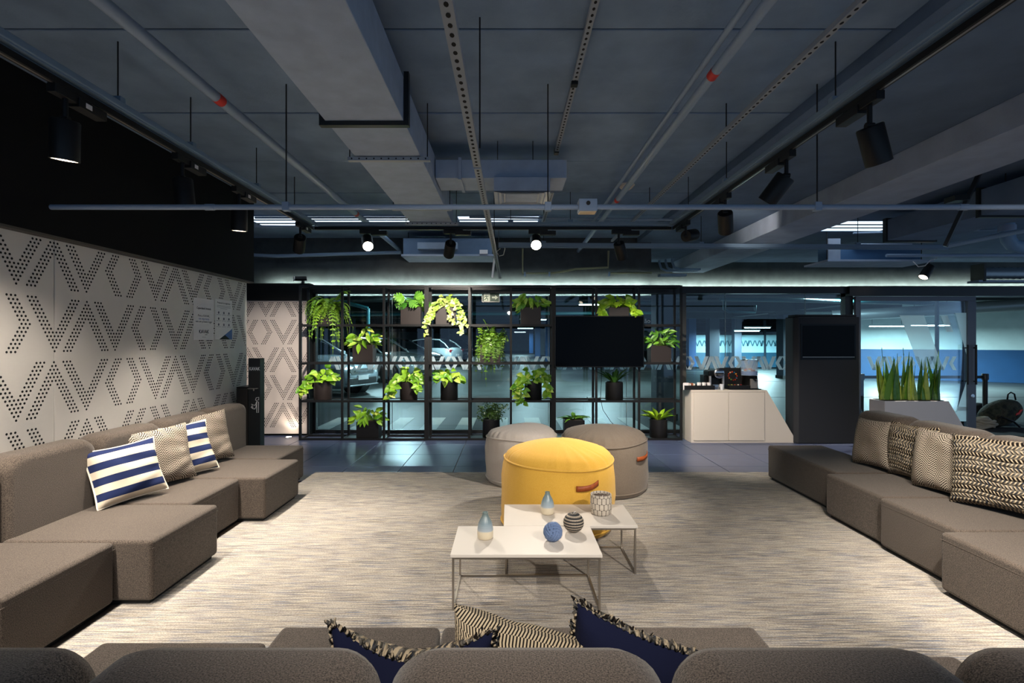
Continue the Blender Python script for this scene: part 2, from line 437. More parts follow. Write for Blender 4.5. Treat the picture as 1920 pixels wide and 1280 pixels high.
# ---- bulkheads above the glass
wu = shell('wall_upper')
bx('bulkhead', (-6, 8.32, 2.2, 2.33, 8.5, CZ), M_bulk, wu)
bx('bulkhead_return', (2.2, 8.5, 2.2, 2.33, 10.5, CZ), M_bulk, wu)
bx('bulkhead', (2.33, 10.4, 2.36, 14, 10.6, CZ), M_bulk, wu)
bx('led_ledge', (2.4, 10.15, 2.36, 12, 10.4, 2.475), M_bulk, wu)
for x0, x1, y, z in ((-3.9, 2.3, 8.20, 2.300), (2.5, 11.5, 10.25, 2.500)):
    bx('led_strip', (x0, y, z, x1, y+.002, z+.018), M_led, wu)
    bx('led_baffle', (x0, y-.015, z-.006, x1, y-.001, z+.022), M_frame, wu); bx('led_baffle', (x0, y-.001, z+.019, x1, y+.008, z+.022), M_frame, wu)  # unseen channel added to keep the strip's light on the bulkhead
    bx('led_baffle', (x0, y-.001, z-.006, x1, y+.008, z-.001), M_frame, wu)
# ---- carpet
c_ = bx('carpet', (-2.135, .2, 0, 2.95, 5.58, .012), M_carpet); tag(c_, 'large carpet streaked in beige, grey and blue under the sofas', 'carpet')

# ---- car park beyond the glass
pf = shell('floor_car_park')
bx('slab', (-30, 8.0, -.16, 45, 82, -.004), M_conc, pf)
for k in range(-2, 9): bx('zebra_stripe', (-2.08+.59*k, 8.2, -.0035, -1.80+.59*k, 9.66, 0), M_paintw, pf)
for y in (13.2, 18.6, 24, 30): bx('expansion_joint', (-25, y, -.0035, 40, y+.03, 0), M_hole, pf)
pc = shell('ceiling_car_park')
bx('slab', (-30, 10.62, 2.95, 45, 82, 3.2), M_parkceil, pc)
for y in (14, 19.5, 25, 31, 38, 46): bx('beam', (-30, y, 2.6, 45, y+.4, 2.95), M_parkceil, pc)
for x in (-9, 3.2, 11): bx('beam', (x, 10.62, 2.66, x+.45, 80, 2.95), M_parkceil, pc)
pw = shell('wall_car_park')
bx('far_wall', (-30, 78, 0, 45, 78.4, 3), M_parkwall, pw)
bx('side_wall', (-20.4, 9, 0, -20, 78, 3), M_parkwall, pw)
a = Vector((12.4, 21.3, 0)); c = Vector((26, 12.3, 0)); t = (c-a).normalized(); nrm = Vector((t.y, -t.x, 0))*.2
if nrm.y < 0: nrm = -nrm
for nm, z0, z1, mm in (('white_wall', 1.15, 2.95, M_parkwall), ('blue_dado', 0, 1.15, M_parkblue)):
    MB().prism([(a.x, a.y, z0), (c.x, c.y, z0), (c.x, c.y, z1), (a.x, a.y, z1)], nrm).obj(nm, mm, pw, fix=True)
bx('left_return', (-30, 9.0, 0, -9.5, 9.3, 3), M_bulk, pw)

# ================================================================== SOFAS
def copy_tree(o, parent=None):
    c = o.copy(); COL.objects.link(c)
    if parent: c.parent = parent
    for ch in list(o.children): copy_tree(ch, c)
    return c
def arch(L, h0, h1, r, n=7):       # outline with two rounded top corners, in (x, z)
    pts = [(-L/2, h0), (L/2, h0)]
    for k in range(n+1):
        t = PI/2*k/n; pts.append((L/2-r+r*math.cos(t), h1-r+r*math.sin(t)))
    for k in range(n+1):
        t = PI/2+PI/2*k/n; pts.append((-L/2+r+r*math.cos(t), h1-r+r*math.sin(t)))
    return pts
def back_mesh(L, T, z0=.05, z1=.815, r=.10, e=.05):
    L -= .012
    prof = [(0, e), (e*.29, e*.29), (e, 0), (T-e*1.5, 0), (T-e*.44, e*.44), (T, e*1.5)]   # (y, inset)
    m = MB(); rings = []
    for y, ins in prof:
        pts = arch(L-2*ins, z0, z1-ins, max(.03, r-ins*.5)); rings.append([(x, y, z) for x, z in pts])
    n = len(rings[0]); vs = [p for q in rings for p in q]
    fs = [(i*n+k, i*n+(k+1) % n, (i+1)*n+(k+1) % n, (i+1)*n+k) for i in range(len(rings)-1) for k in range(n)]
    fs += [tuple(range(n-1, -1, -1)), tuple((len(rings)-1)*n+k for k in range(n))]
    return m.add(vs, fs)
def sofa(label, center, rz, L, depth, group, back=(0, None), T=.23, name='sofa_module', top=.815):
    """local x along the sofa, local y=0 at the front of the backrest, the seat runs to y=-depth"""
    t = thing(name, label, 'sofa', center, rz, group)
    s = MB().box(-L/2+.004, -depth, .035, L/2-.004, T-.01 if back is None else .03, .365)
    s.obj('seat', M_sofa, t, bevel=.022, seg=3)
    MB().box(-L/2+.03, -depth+.03, .0135, L/2-.03, .0, .035).obj('plinth', M_plinth, t)
    e = MB()
    for z in (.352, ):
        e.tube([(-L/2+.006, -depth+.02, z-.03), (-L/2+.006, -depth+.001, z-.03), (L/2-.006, -depth+.001, z-.03), (L/2-.006, -depth+.02, z-.03)], .0022, 5)
    e.obj('seam', M_sofa, t)
    if back:
        off, bl = back; bl = bl or L
        o = back_mesh(bl, T, z1=top).obj('backrest', M_sofa, t, (off, 0, 0), smooth=.9, fix=True)
    return t
GL = 'grey-brown sofa modules along the left wall'; GR = 'grey-brown sofa modules on the right side'; GF = 'grey-brown sofa modules seen from behind'
# left row: aisle towards +X, so local -y points to +X
yb = [2.12, 2.752, 3.39, 4.03, 4.69, 5.32]
fr = [-2.14, -1.945, -2.145, -1.945, -2.155]
lb = ['grey-brown sofa module nearest the camera on the left, seat set back',
      'grey-brown sofa module with jutting seat in front of the nearer striped pillow',
      'grey-brown left sofa module with recessed seat under the blue striped pillow',
      'grey-brown left sofa module with jutting seat behind the striped pillows',
      'grey-brown sofa module at the far end of the left row by the sanitizer post']
for i in range(5):
    sofa(lb[i], (-2.74, (yb[i]+yb[i+1])/2, 0), PI/2, yb[i+1]-yb[i], abs(fr[i]+2.74), GL)
# right row: aisle towards -X
yr = [2.27, 2.905, 3.53, 4.18]
fx = [2.465, 2.575, 2.605]
lb = ['brightly lit grey-brown sofa module jutting forward at the right picture edge',
      'grey-brown right sofa module under the large chunky knit pillow',
      'grey-brown right sofa module under the herringbone and chunky pillow pair']
for i in range(3):
    sofa(lb[i], (3.25, (yr[i]+yr[i+1])/2, 0), -PI/2, yr[i+1]-yr[i], 3.25-fx[i], GR)
sofa('long grey-brown sofa module with a bare open seat end before the charcoal totem', (3.25, 4.75, 0), -PI/2, 1.14, 3.25-2.71, GR, back=(.57-.295-.0, .585))
# the open seat end runs on behind the backrest line
# front row: seen from behind, seats towards +Y
xb = [-1.48, -.872, -.258, .33, .94, 1.55]
fd = [1.84, 1.94, 1.94, 1.94, 1.76]
lb = ['foreground sofa module at the lower left corner, seat partly hidden by its back',
      'foreground sofa module left of center in front of the tufted navy pillow',
      'foreground sofa module at the middle of the bottom edge, herringbone pillow above',
      'foreground sofa module right of center behind the taller navy pillow',
      'foreground sofa module at the lower right corner of the picture']
for i in range(5):
    sofa(lb[i], ((xb[i]+xb[i+1])/2, 1.115, 0), PI, xb[i+1]-xb[i], fd[i]-1.115, GF, T=.23, top=.80)

# ================================================================== PILLOWS
def pillow_mat(kind):
    m, nt, b = new('pillow_'+kind); v = coords(nt); sp = nt.nodes.new('ShaderNodeSeparateXYZ'); nt.links.new(v, sp.inputs[0])
    x, y = sp.outputs[0], sp.outputs[1]; b.inputs['Roughness'].default_value = .95; b.inputs['Specular IOR Level'].default_value = .15
    if kind == 'stripe':
        f = mth(nt, 'FRACT', mth(nt, 'MULTIPLY_ADD', y, 10.2, 10.0))
        f = mth(nt, 'GREATER_THAN', f, .5)
        nt.links.new(mixc(nt, f, lin('#d3c7b2'), lin('#232d52')), b.inputs['Base Color']); bump(nt, b, noise(nt, v, 400, 2), .25, .002)
    elif kind == 'herring':
        tri = mth(nt, 'PINGPONG', x, .045)
        d = mth(nt, 'FRACT', mth(nt, 'DIVIDE', mth(nt, 'ADD', y, tri), .0165))
        w = mth(nt, 'FRACT', mth(nt, 'DIVIDE', mth(nt, 'SUBTRACT', x, mth(nt, 'MULTIPLY', y, .2)), .013))
        f = mth(nt, 'GREATER_THAN', mth(nt, 'ADD', d, mth(nt, 'MULTIPLY', w, .25)), .62)
        nt.links.new(mixc(nt, f, lin('#b3a899'), lin('#3b352f')), b.inputs['Base Color']); bump(nt, b, d, .5, .003)
    elif kind == 'bold':
        q = mth(nt, 'DIVIDE', y, .0135); rw = mth(nt, 'FLOOR', q); fy = mth(nt, 'FRACT', q)
        sg = mth(nt, 'MULTIPLY_ADD', mth(nt, 'GREATER_THAN', mth(nt, 'FRACT', mth(nt, 'DIVIDE', rw, 8)), .49), 2, -1)
        d = mth(nt, 'FRACT', mth(nt, 'ADD', mth(nt, 'DIVIDE', x, .0082), mth(nt, 'MULTIPLY', mth(nt, 'ADD', fy, mth(nt, 'MULTIPLY', rw, .45)), sg)))
        f = mth(nt, 'LESS_THAN', mth(nt, 'ABSOLUTE', mth(nt, 'SUBTRACT', d, .5)), .27)
        nt.links.new(mixc(nt, f, lin('#1d1916'), lin('#b3a389')), b.inputs['Base Color']); bump(nt, b, d, .7, .004)
    elif kind == 'chunky':
        wy_ = mth(nt, 'ADD', y, mth(nt, 'MULTIPLY', mth(nt, 'SINE', mth(nt, 'MULTIPLY', x, 16)), .008))
        q = mth(nt, 'DIVIDE', wy_, .027); rw = mth(nt, 'FLOOR', q); fy = mth(nt, 'FRACT', q)
        sg = mth(nt, 'MULTIPLY_ADD', mth(nt, 'MODULO', mth(nt, 'ADD', rw, 40), 2), 2, -1)
        d = mth(nt, 'FRACT', mth(nt, 'ADD', mth(nt, 'DIVIDE', x, .021), mth(nt, 'MULTIPLY', mth(nt, 'MULTIPLY', fy, sg), .75)))
        hgt = mth(nt, 'MULTIPLY', mth(nt, 'SINE', mth(nt, 'MULTIPLY', d, PI)), mth(nt, 'SINE', mth(nt, 'MULTIPLY', fy, PI)))
        base = ramp(nt, noise(nt, v, 34, 3), [(.34, lin('#27303f')), (.47, lin('#4b4741')), (.60, lin('#77726a'))])
        base = mixc(nt, mth(nt, 'GREATER_THAN', mth(nt, 'FRACT', mth(nt, 'MULTIPLY', rw, .25)), .7), base, lin('#1b1613'))
        f = mth(nt, 'LESS_THAN', mth(nt, 'ABSOLUTE', mth(nt, 'SUBTRACT', d, .5)), .2)
        nt.links.new(mixc(nt, f, base, lin('#a3947c')), b.inputs['Base Color']); bump(nt, b, hgt, 1, .012)
    else:
        b.inputs['Base Color'].default_value = lin('#10142b'); bump(nt, b, noise(nt, v, 300, 2), .3, .002)
    return m
PM = {k: pillow_mat(k) for k in ('stripe', 'herring', 'bold', 'chunky', 'navy')}
def pillow_pt(u, v, Wd, Hd, T, side, seed, chop=0):
    x = u*Wd/2*(1-.075*(1-v*v)*abs(u)**1.5); y = v*Hd/2*(1-.075*(1-u*u)*abs(v)**1.5)
    y -= chop*(1-u*u)**1.5*max(0, v)**1.5
    e = max(0, (1-u**4)*(1-v**4)); z = side*T/2*e**.55
    wob = math.sin(5*u+seed)*math.cos(4*v+seed*2)*.006*e+math.sin(11*u*v+9*v+seed)*.003*e
    return (x+wob, y+wob*.7, z+wob*1.2+.014*math.sin(2.2*u+1.3*seed)*math.sin(2*v+seed))
def pillow(label, bc, d, lean, roll, size, kind, back, group, T=.15, seed=0, chop=0, cord=None, fringe=False, tag_=None):
    Wd, Hd = size; dv = Vector((d[0], d[1], 0)).normalized(); z = Vector((0,0,1))
    up = (z*math.cos(lean)-dv*math.sin(lean)); n = up.orthogonal()
    n = dv*math.cos(lean)+z*math.sin(lean); r = up.cross(n)
    c, s = math.cos(roll), math.sin(roll)
    r2, u2 = r*c+up*s, up*c-r*s
    low = min(Vector((a*Wd/2, b*Hd/2, 0)).dot(Vector((r2.z, u2.z, 0))) for a in (-1, 1) for b in (-1, 1))
    o = Vector(bc)+up*(-low/ max(.3, up.z))*1.0
    t = thing('pillow', label, 'pillow', group=group)
    t.matrix_world = Matrix(((r2.x, u2.x, n.x, o.x), (r2.y, u2.y, n.y, o.y), (r2.z, u2.z, n.z, o.z), (0,0,0,1)))
    N = 26
    for nm, sd, k in (('front_cover', 1, kind), ('back_cover', -1, back)):
        g = MB().grid([[pillow_pt(-1+2*i/N, -1+2*j/N, Wd, Hd, T, sd, seed, chop) for i in (range(N+1) if sd > 0 else range(N, -1, -1))] for j in range(N+1)])
        g.obj(nm, PM[k], t, smooth=3)
    edge = [(-1+2*i/N, -1) for i in range(N)]+[(1, -1+2*i/N) for i in range(N)]+[(1-2*i/N, 1) for i in range(N)]+[(-1, 1-2*i/N) for i in range(N)]
    if cord: MB().tube([pillow_pt(u, v, Wd*1.01, Hd*1.01, T, 1, seed, chop) for u, v in edge], .0055, 6, closed=True).obj('piping', cord, t, smooth=3)
    if fringe:
        m = MB(); rr = random.Random(seed+3)
        for u, v in edge[N:]:
            for q in range(2):
                p = Vector(pillow_pt(u, v, Wd, Hd, T, 1, seed, chop)); dd = Vector((u+rr.uniform(-.6,.6), v+rr.uniform(-.6,.6), rr.uniform(-.2, .9))).normalized()
                m.tube([p, p+dd*.012, p+dd*.012+Vector((rr.uniform(-.01,.01), rr.uniform(-.01,.01), .006))], [.005, .004, .002], 5)
        struct(m.obj('fringe', PM['chunky'], t, smooth=3), 'stuff')
    if tag_:
        p = Vector(pillow_pt(tag_[0], tag_[1], Wd, Hd, T, 1, seed, chop))
        MB().box(p.x-.014, p.y-.01, p.z-.002, p.x+.014, p.y+.022, p.z+.002).obj('label_tag', M_paper, t)
    return t
M_cream = mat('cream_piping', '#e2d8c6', .8)
SZ = .366
G1 = 'pillows on the left sofa'; G2 = 'pillows on the right sofa'; G3 = 'pillows on the foreground sofa'
pillow('navy and cream striped pillow closest to the camera on the left sofa', (-2.545, 3.42, SZ), (.875, -.485), .36, .08, (.43, .385), 'stripe', 'stripe', G1, seed=1, cord=M_cream)
pillow('beige herringbone pillow between the two striped pillows', (-2.57, 3.80, SZ), (.90, -.43), .30, .04, (.46, .44), 'herring', 'herring', G1, seed=2, tag_=(-.8, .98))
pillow('smaller looking striped pillow squeezed between two beige herringbone pillows', (-2.555, 4.07, SZ), (.90, -.43), .32, .05, (.44, .42), 'stripe', 'stripe', G1, seed=4, cord=M_cream)
pillow('beige herringbone pillow farthest back on the left sofa', (-2.635, 4.47, SZ), (.90, -.40), .26, .05, (.46, .45), 'herring', 'herring', G1, seed=5)
pillow('herringbone pillow farthest back on the right sofa', (3.10, 4.34, SZ), (-1, -.08), .16, .05, (.43, .41), 'herring', 'herring', G2, seed=6)
pillow('narrow looking chunky knit pillow between two herringbone pillows', (3.13, 3.98, SZ), (-1, -.05), .14, .04, (.44, .43), 'chunky', 'navy', G2, seed=7, T=.13)
pillow('herringbone pillow with white tag between two chunky knit pillows', (3.07, 3.62, SZ), (-1, -.12), .16, .03, (.45, .44), 'herring', 'herring', G2, seed=8, tag_=(.98, .3))
pillow('large chunky knit pillow cut by the right picture edge', (3.07, 3.22, SZ), (-.93, -.36), .18, .06, (.50, .46), 'chunky', 'navy', G2, seed=9)
pillow('navy backed pillow with tufted edge at left on the foreground sofa', (-.225, 1.27, SZ), (.08, 1), .24, .03, (.38, .43), 'chunky', 'navy', G3, seed=10, chop=.075, fringe=True)
pillow('bold black and beige herringbone pillow in the middle of the foreground sofa', (.060, 1.30, SZ), (.30, .95), .20, .22, (.44, .36), 'bold', 'bold', G3, seed=12)
pillow('navy backed pillow with braided top standing highest on the foreground sofa', (.335, 1.28, SZ), (.36, .93), .22, .25, (.39, .37), 'chunky', 'navy', G3, seed=13, fringe=True)

# ================================================================== OTTOMANS
def ottoman(label, x, y, r, hs, hd, c0, c1, handle=None, seed=0, seam=None):
    m_ = fabric('ottoman_fabric', c0, c1, 420, .35, .05)
    t = thing('ottoman', label, 'ottoman', (x, y, .012), 0, 'round fabric ottomans')
    rr = random.Random(seed); ph = [rr.uniform(0, 6.28) for _ in range(8)]
    def wr(a, rad, z):
        k = math.exp(-((z-hs)/.11)**2)*max(0, min(1, (rad/r-.35)*2))*(1 if z > hs else .5)
        w = math.sin(30*a+ph[0]+4*math.sin(2*a+ph[6]))*(.45+.4*math.sin(3*a+ph[7]))+math.sin(53*a+ph[1]+5*math.sin(3*a))*.35
        low = (math.sin(3*a+ph[2])*.012+math.sin(2*a+ph[3])*.008)*min(1, rad/r*1.2)
        return (low*(z/hs)+.004*w*k+.005*math.sin(9*z/hs+5*a+ph[4]), (.0068*w*k*(1 if rad < r*.97 else .2)+.012*math.sin(2*a+ph[5])*min(1, rad/r)*(z/hs)))
    side = [(r*.93, 0), (r*.975, .02), (r*.99, .06), (r*1.015, .14), (r*1.02, hs*.5), (r*1.012, hs*.75), (r*.995, hs*.92), (r*.97, hs)]
    MB().lathe(side, 160, fn=wr, cap1=False).obj('side_cover', m_, t, smooth=3)
    top = [(r*.97, hs), (r*.93, hs+.035), (r*.86, hs+.062)]
    for k in range(1, 9): q = 1-k/8; top.append((r*.86*q+.001, hs+.062+(hd-hs-.062)*(1-q*q)))
    MB().lathe(top, 160, fn=wr, cap0=False).obj('top_cover', m_, t, smooth=3)
    for nm, rad, z in (('top_seam', r*.975, hs), ('bottom_seam', r*.985, .045)):
        pts = []
        for k in range(120):
            a = 2*PI*k/120; dr, dz = wr(a, rad, z)
            pts.append(((rad+dr+.004)*math.cos(a), (rad+dr+.004)*math.sin(a), z+dz))
        MB().tube(pts, .0075, 6, closed=True).obj(nm, m_, t, smooth=3)
    if handle is not None:
        a0, zc, hw = handle; rows = []
        for k in range(13):
            q = -1+k/6; a = a0+q*hw/r; bow = .022*(1-q*q)
            dr, dz = wr(a, r, zc)
            rad = r*1.018+.010+dr+bow; dz = -.007*(1-q*q)+.013*q
            rows.append([(rad*math.cos(a), rad*math.sin(a), zc+dz+s*.019) for s in (-1, 1)])
        h = MB().grid(rows)
        o = h.obj('handle', M_wood, t, smooth=3); md = o.modifiers.new('thickness', 'SOLIDIFY'); md.thickness = .006
    return t
ottoman('yellow round ottoman with a leather handle behind the coffee tables', .375, 4.0, .437, .525, .665, '#cb9a33', '#dcb052', (-PI/2+.41, .415, .085), seed=3)
ottoman('taupe round ottoman with leather handle at the right of the yellow one', .925, 5.0, .425, .485, .62, '#62574c', '#84786b', (-.76, .375, .10), seed=8)
ottoman('pale grey round ottoman half hidden behind the yellow one', .135, 5.29, .375, .46, .575, '#a39b94', '#bdb6af', None, seed=5)

# ================================================================== COFFEE TABLES AND WHAT STANDS ON THEM
def table(label, x0, y0, x1, y1):
    t = thing('coffee_table', label, 'table', ((x0+x1)/2, (y0+y1)/2, .0125), 0, 'white coffee tables')
    w, d = (x1-x0)/2, (y1-y0)/2; h = .3025
    MB().box(-w, -d, h-.018, w, d, h).obj('tabletop', M_white, t, bevel=.003)
    a, b_ = w-.014, d-.014; s = .0055
    for sx in (-1, 1):
        for sy in (-1, 1): MB().box(sx*a-s, sy*b_-s, 0, sx*a+s, sy*b_+s, h-.019).obj('leg', M_steel, t)
    for sx in (-1, 1):
        MB().box(sx*a-s, -b_+s, 0, sx*a+s, b_-s, .011).obj('floor_bar', M_steel, t); MB().box(sx*a-s, -b_+s, h-.030, sx*a+s, b_-s, h-.019).obj('top_bar', M_steel, t)
    MB().box(-a+s, b_-s, 0, a-s, b_+s, .011).obj('floor_bar', M_steel, t)
    for sy in (-1, 1): MB().box(-a+s, sy*b_-s, h-.030, a-s, sy*b_+s, h-.019).obj('top_bar', M_steel, t)
    return t
table('white coffee table with thin metal legs nearer the camera', -.315, 2.70, .497, 3.118)
table('white coffee table with thin metal legs touching the yellow ottoman side', -.035, 3.124, .793, 3.535)
TT = .316
m, nt, b = new('two_tone_glaze'); z = nt.nodes.new('ShaderNodeSeparateXYZ'); v = coords(nt); nt.links.new(v, z.inputs[0])
zz = mth(nt, 'ADD', z.outputs[2], mth(nt, 'MULTIPLY', noise(nt, coords(nt, scale=(3, 3, 60)), 1.5, 3), .03))
nt.links.new(ramp(nt, mth(nt, 'MULTIPLY', zz, 5.6), [(.33, lin('#d9ccb2')), (.37, lin('#a8b4bd')), (.60, lin('#7f939c')), (.85, lin('#6f807f'))]), b.inputs['Base Color'])
b.inputs['Roughness'].default_value = .3; M_vase = m
for x, y, s, lb in ((-.139, 2.93, 1.0, 'blue-grey and cream bottle vase alone at the left of the nearer table'), (.252, 3.345, .96, 'blue-grey and cream bottle vase on the farther table')):
    t = thing('vase', lb, 'vase', (x, y, TT), 0, 'two-tone bottle vases')
    k = .0455*s; h = .148*s
    MB().lathe([(k*.9, 0), (k, .006), (k*1.02, h*.2), (k*1.0, h*.38), (k*.9, h*.55), (k*.68, h*.72), (k*.46, h*.84), (k*.36, h*.92), (k*.36, h*.98), (k*.39, h), (k*.28, h), (k*.25, h*.94)], 32).obj('body', M_vase, t, smooth=1)
    MB().lathe([(k*.225, h*.93), (k*.001, h*.93)], 20, cap0=False).obj('mouth', M_hole, t)
    t['label'] = lb
t = thing('knot_ball', 'blue woven rope knot ball on the nearer white table', 'ball', (.248, 2.885, TT+.0515))
M_rope = fabric('blue_rope', '#4d648f', '#8298bd', 500, .5)
for ax in range(3):
    m = MB(); R_ = .0475
    for k in range(5):
        off = (-.62+.31*k)*R_*.95; rad = math.sqrt(max(1e-6, R_*R_-off*off))
        pts = []
        for q in range(40):
            a = 2*PI*q/40; p = [rad*math.cos(a), rad*math.sin(a), off]
            wv = .0022*math.cos(2*a+ax*0)
            p = [c*(1+wv/R_) for c in p[:2]]+[p[2]]
            p = p[-ax:]+p[:-ax] if ax else p
            pts.append(p)
        m.tube(pts, .0068, 6, closed=True)
    struct(m.obj('rope_strand', M_rope, t, smooth=3), 'stuff').rotation_euler = (.5, .4, .3)
m, nt, b = new('banded_ball'); v = coords(nt); sp = nt.nodes.new('ShaderNodeSeparateXYZ'); nt.links.new(v, sp.inputs[0])
ang = mth(nt, 'ARCTAN2', sp.outputs[1], sp.outputs[0]); zb = mth(nt, 'MULTIPLY', sp.outputs[2], 62)
zf = mth(nt, 'FRACT', zb); row = mth(nt, 'FLOOR', zb)
teeth = mth(nt, 'PINGPONG', mth(nt, 'ADD', mth(nt, 'MULTIPLY', ang, 7.0), mth(nt, 'MULTIPLY', row, .9)), .5)
f = mth(nt, 'GREATER_THAN', mth(nt, 'ADD', zf, mth(nt, 'MULTIPLY', teeth, .9)), .72)
f = mth(nt, 'MULTIPLY', f, mth(nt, 'LESS_THAN', zf, .86))
nt.links.new(mixc(nt, f, lin('#1f2023'), lin('#b9ab97')), b.inputs['Base Color']); b.inputs['Roughness'].default_value = .7
bump(nt, b, f, .5, .002)
t = thing('ball_candle', 'black and cream patterned round ball candle on the farther table edge', 'candle', (.383, 3.02, TT))
MB().lathe([(.02, 0)]+[(.061*math.cos(q), .0575+.0575*math.sin(q)) for q in [-1.2+2.55*k/18 for k in range(19)]]+[(.008, .109)], 36).obj('wax_ball', m, t, smooth=3)
for ch in t.children:
    ch.location.z = .0575
    for vv in ch.data.vertices: vv.co.z -= .0575
MB().tube([(0,0,.107), (.004,0,.118), (.012,0,.121)], .0016, 6).obj('wick', M_paper, t)
m, nt, b = new('hexagon_relief'); v = coords(nt, 'UV'); vo = nt.nodes.new('ShaderNodeTexVoronoi'); vo.feature = 'DISTANCE_TO_EDGE'; vo.inputs['Randomness'].default_value = .06
sp = nt.nodes.new('ShaderNodeSeparateXYZ'); v0 = coords(nt); nt.links.new(v0, sp.inputs[0])
u_ = mth(nt, 'MULTIPLY', mth(nt, 'ARCTAN2', sp.outputs[1], sp.outputs[0]), 15/(2*PI)); w_ = mth(nt, 'MULTIPLY', sp.outputs[2], 26)
sh = mth(nt, 'MULTIPLY', mth(nt, 'MODULO', mth(nt, 'FLOOR', w_), 2), .5)
fu = mth(nt, 'ABSOLUTE', mth(nt, 'SUBTRACT', mth(nt, 'FRACT', mth(nt, 'ADD', mth(nt, 'ADD', u_, 30), sh)), .5))
fw = mth(nt, 'ABSOLUTE', mth(nt, 'SUBTRACT', mth(nt, 'FRACT', w_), .5))
hx = mth(nt, 'MAXIMUM', mth(nt, 'MULTIPLY', fu, 2), mth(nt, 'ADD', mth(nt, 'MULTIPLY', fw, 1.4), mth(nt, 'MULTIPLY', fu, .75)))
f = mth(nt, 'LESS_THAN', hx, .86)
nt.links.new(mixc(nt, f, lin('#4a4038'), mixc(nt, noise(nt, v0, 60, 2), lin('#b9ac9c'), lin('#d8cfc0'))), b.inputs['Base Color']); b.inputs['Roughness'].default_value = .75
bump(nt, b, f, .6, .002)
t = thing('candle_cup', 'cream cup with dark hexagon relief on the farther table right side', 'cup', (.605, 3.345, TT))
MB().lathe([(.058, 0), (.066, .008), (.0705, .05), (.070, .10), (.068, .130), (.062, .130), (.060, .11)], 40, cap1=False).obj('cup', m, t, smooth=1)
MB().lathe([(.061, .112), (.02, .110), (.001, .110)], 30, cap0=False).obj('wax', mat('brown_wax', '#4b3a2f', .7), t, smooth=3)
MB().tube([(.01,0,.108), (.011,0,.118)], .0015, 6).obj('wick', M_paper, t)

# ================================================================== SHELF UNITS, TV AND PLANTS
SX = [-3.074, -2.455, -1.843, -1.2155, -.588, .0235, .651, 1.278, 1.906, 2.525]
SZs = [.015, .572, 1.128, 1.688, 2.262]
Y0, Y1 = 7.45, 7.745
for u in range(3):
    t = thing('shelf_unit', ['black metal grid shelf at the left with the big fern', 'black metal grid shelf in the middle with the ivy', 'black metal grid shelf at the right carrying the television'][u], 'shelf', (0,0,0), 0, 'black metal grid shelves')
    xs = SX[3*u:3*u+4]; xs = [xs[0]+(.016 if u else 0)]+xs[1:3]+[xs[3]-(.016 if u < 2 else 0)]
    q = .016
    for x in xs:
        for y in (Y0, Y1): MB().box(x-q, y-q, 0, x+q, y+q, 2.275).obj('post', M_black, t)
        for z in SZs: MB().box(x-q*.8, Y0+q, z-q, x+q*.8, Y1-q, z+q*.6).obj('crossbar', M_black, t)
    for z in SZs:
        for y in (Y0, Y1): MB().box(xs[0]+q, y-q*.9, z-q, xs[3]-q, y+q*.9, z+q).obj('rail', M_black, t)
    for i in range(3):
        for j in range(4):
            if (3*u+i, 3-j) in ((0,0),(2,0),(3,0),(5,0),(7,0),(1,1),(4,1),(8,1),(0,2),(2,2),(3,2),(5,2),(7,2),(1,3),(4,3),(6,3),(8,3)):
                MB().box(xs[i]+q, Y0+q, SZs[j]+.001, xs[i+1]-q, Y1-q, SZs[j]+.008).obj('shelf_plate', M_black, t)
t = thing('television', 'large black flat television hung on the right shelf unit', 'television')
MB().box(.655, 7.355, 1.075, 1.957, 7.40, 1.823).obj('housing', M_bezel, t, bevel=.004)
MB().box(.670, 7.353, 1.092, 1.942, 7.356, 1.810).obj('screen', M_screen, t)
MB().box(1.27, 7.350, 1.068, 1.33, 7.36, 1.076).obj('sensor', M_bezel, t)
MB().box(1.1, 7.40, 1.25, 1.5, 7.436, 1.65).obj('bracket', M_bezel, t)
tag(MB().tube([(1.40, 7.72, 1.08), (1.41, 7.76, .9), (1.40, 7.78, .58), (1.44, 7.80, .40), (1.56, 7.80, .22), (1.72, 7.80, .06)], .004, 6).obj('power_cable', M_black, smooth=3), 'thin black cable hanging below the television behind the shelf', 'cable')
MB_ = MB().box(1.17, 7.52, .586, 1.36, 7.66, .612)
tag(MB_.obj('power_adapter', M_black, bevel=.004), 'small black power adapter beside the dark leaved plant under the television', 'adapter')

def leaf_mesh(name, outline, L, Wd, m_, fold=.25, droop=.3, nseg=6):
    rows = []
    for i in range(nseg+1):
        s = i/nseg; w = outline(s)*Wd/2
        z = -droop*L*s*s
        rows.append([(-w, s*L*(1-.04*s), z+fold*w), (-w*.5, s*L, z+fold*w*.35), (0, s*L, z-fold*.02), (w*.5, s*L, z+fold*w*.35), (w, s*L*(1-.04*s), z+fold*w)])
    return MB().grid(rows).mesh(name, m_, smooth=3)
heart = lambda s: (math.sin(PI*min(1, s**.62))**.75) if 0 < s < 1 else .02
lance = lambda s: (math.sin(PI*s**.8))**.9 if 0 < s < 1 else .02
strap = lambda s: min(1, .55+1.6*s)*(1-max(0, (s-.55)/.45)**2)+.01
def split_mesh(name, L, Wd, m_):
    m = MB()
    m.grid([[(-.10*Wd, i*L/6, -.25*L*(i/6)**2), (.10*Wd, i*L/6, -.25*L*(i/6)**2)] for i in range(7)])
    for i in range(5):
        for s in (-1, 1):
            y = L*(.06+.19*i); k = math.sin(PI*(.22+.16*i))*Wd/2; z = -.25*L*(y/L)**2
            m.add([(s*.06*Wd, y, z), (s*.06*Wd, y+.17*L, z), (s*k, y+.24*L, z-.06*L), (s*k*1.02, y+.12*L, z-.05*L), (s*k*.6, y+.02*L, z-.01*L)], [(0,4,3,2,1) if s > 0 else (0,1,2,3,4)])
    return m.mesh(name, m_, smooth=3)
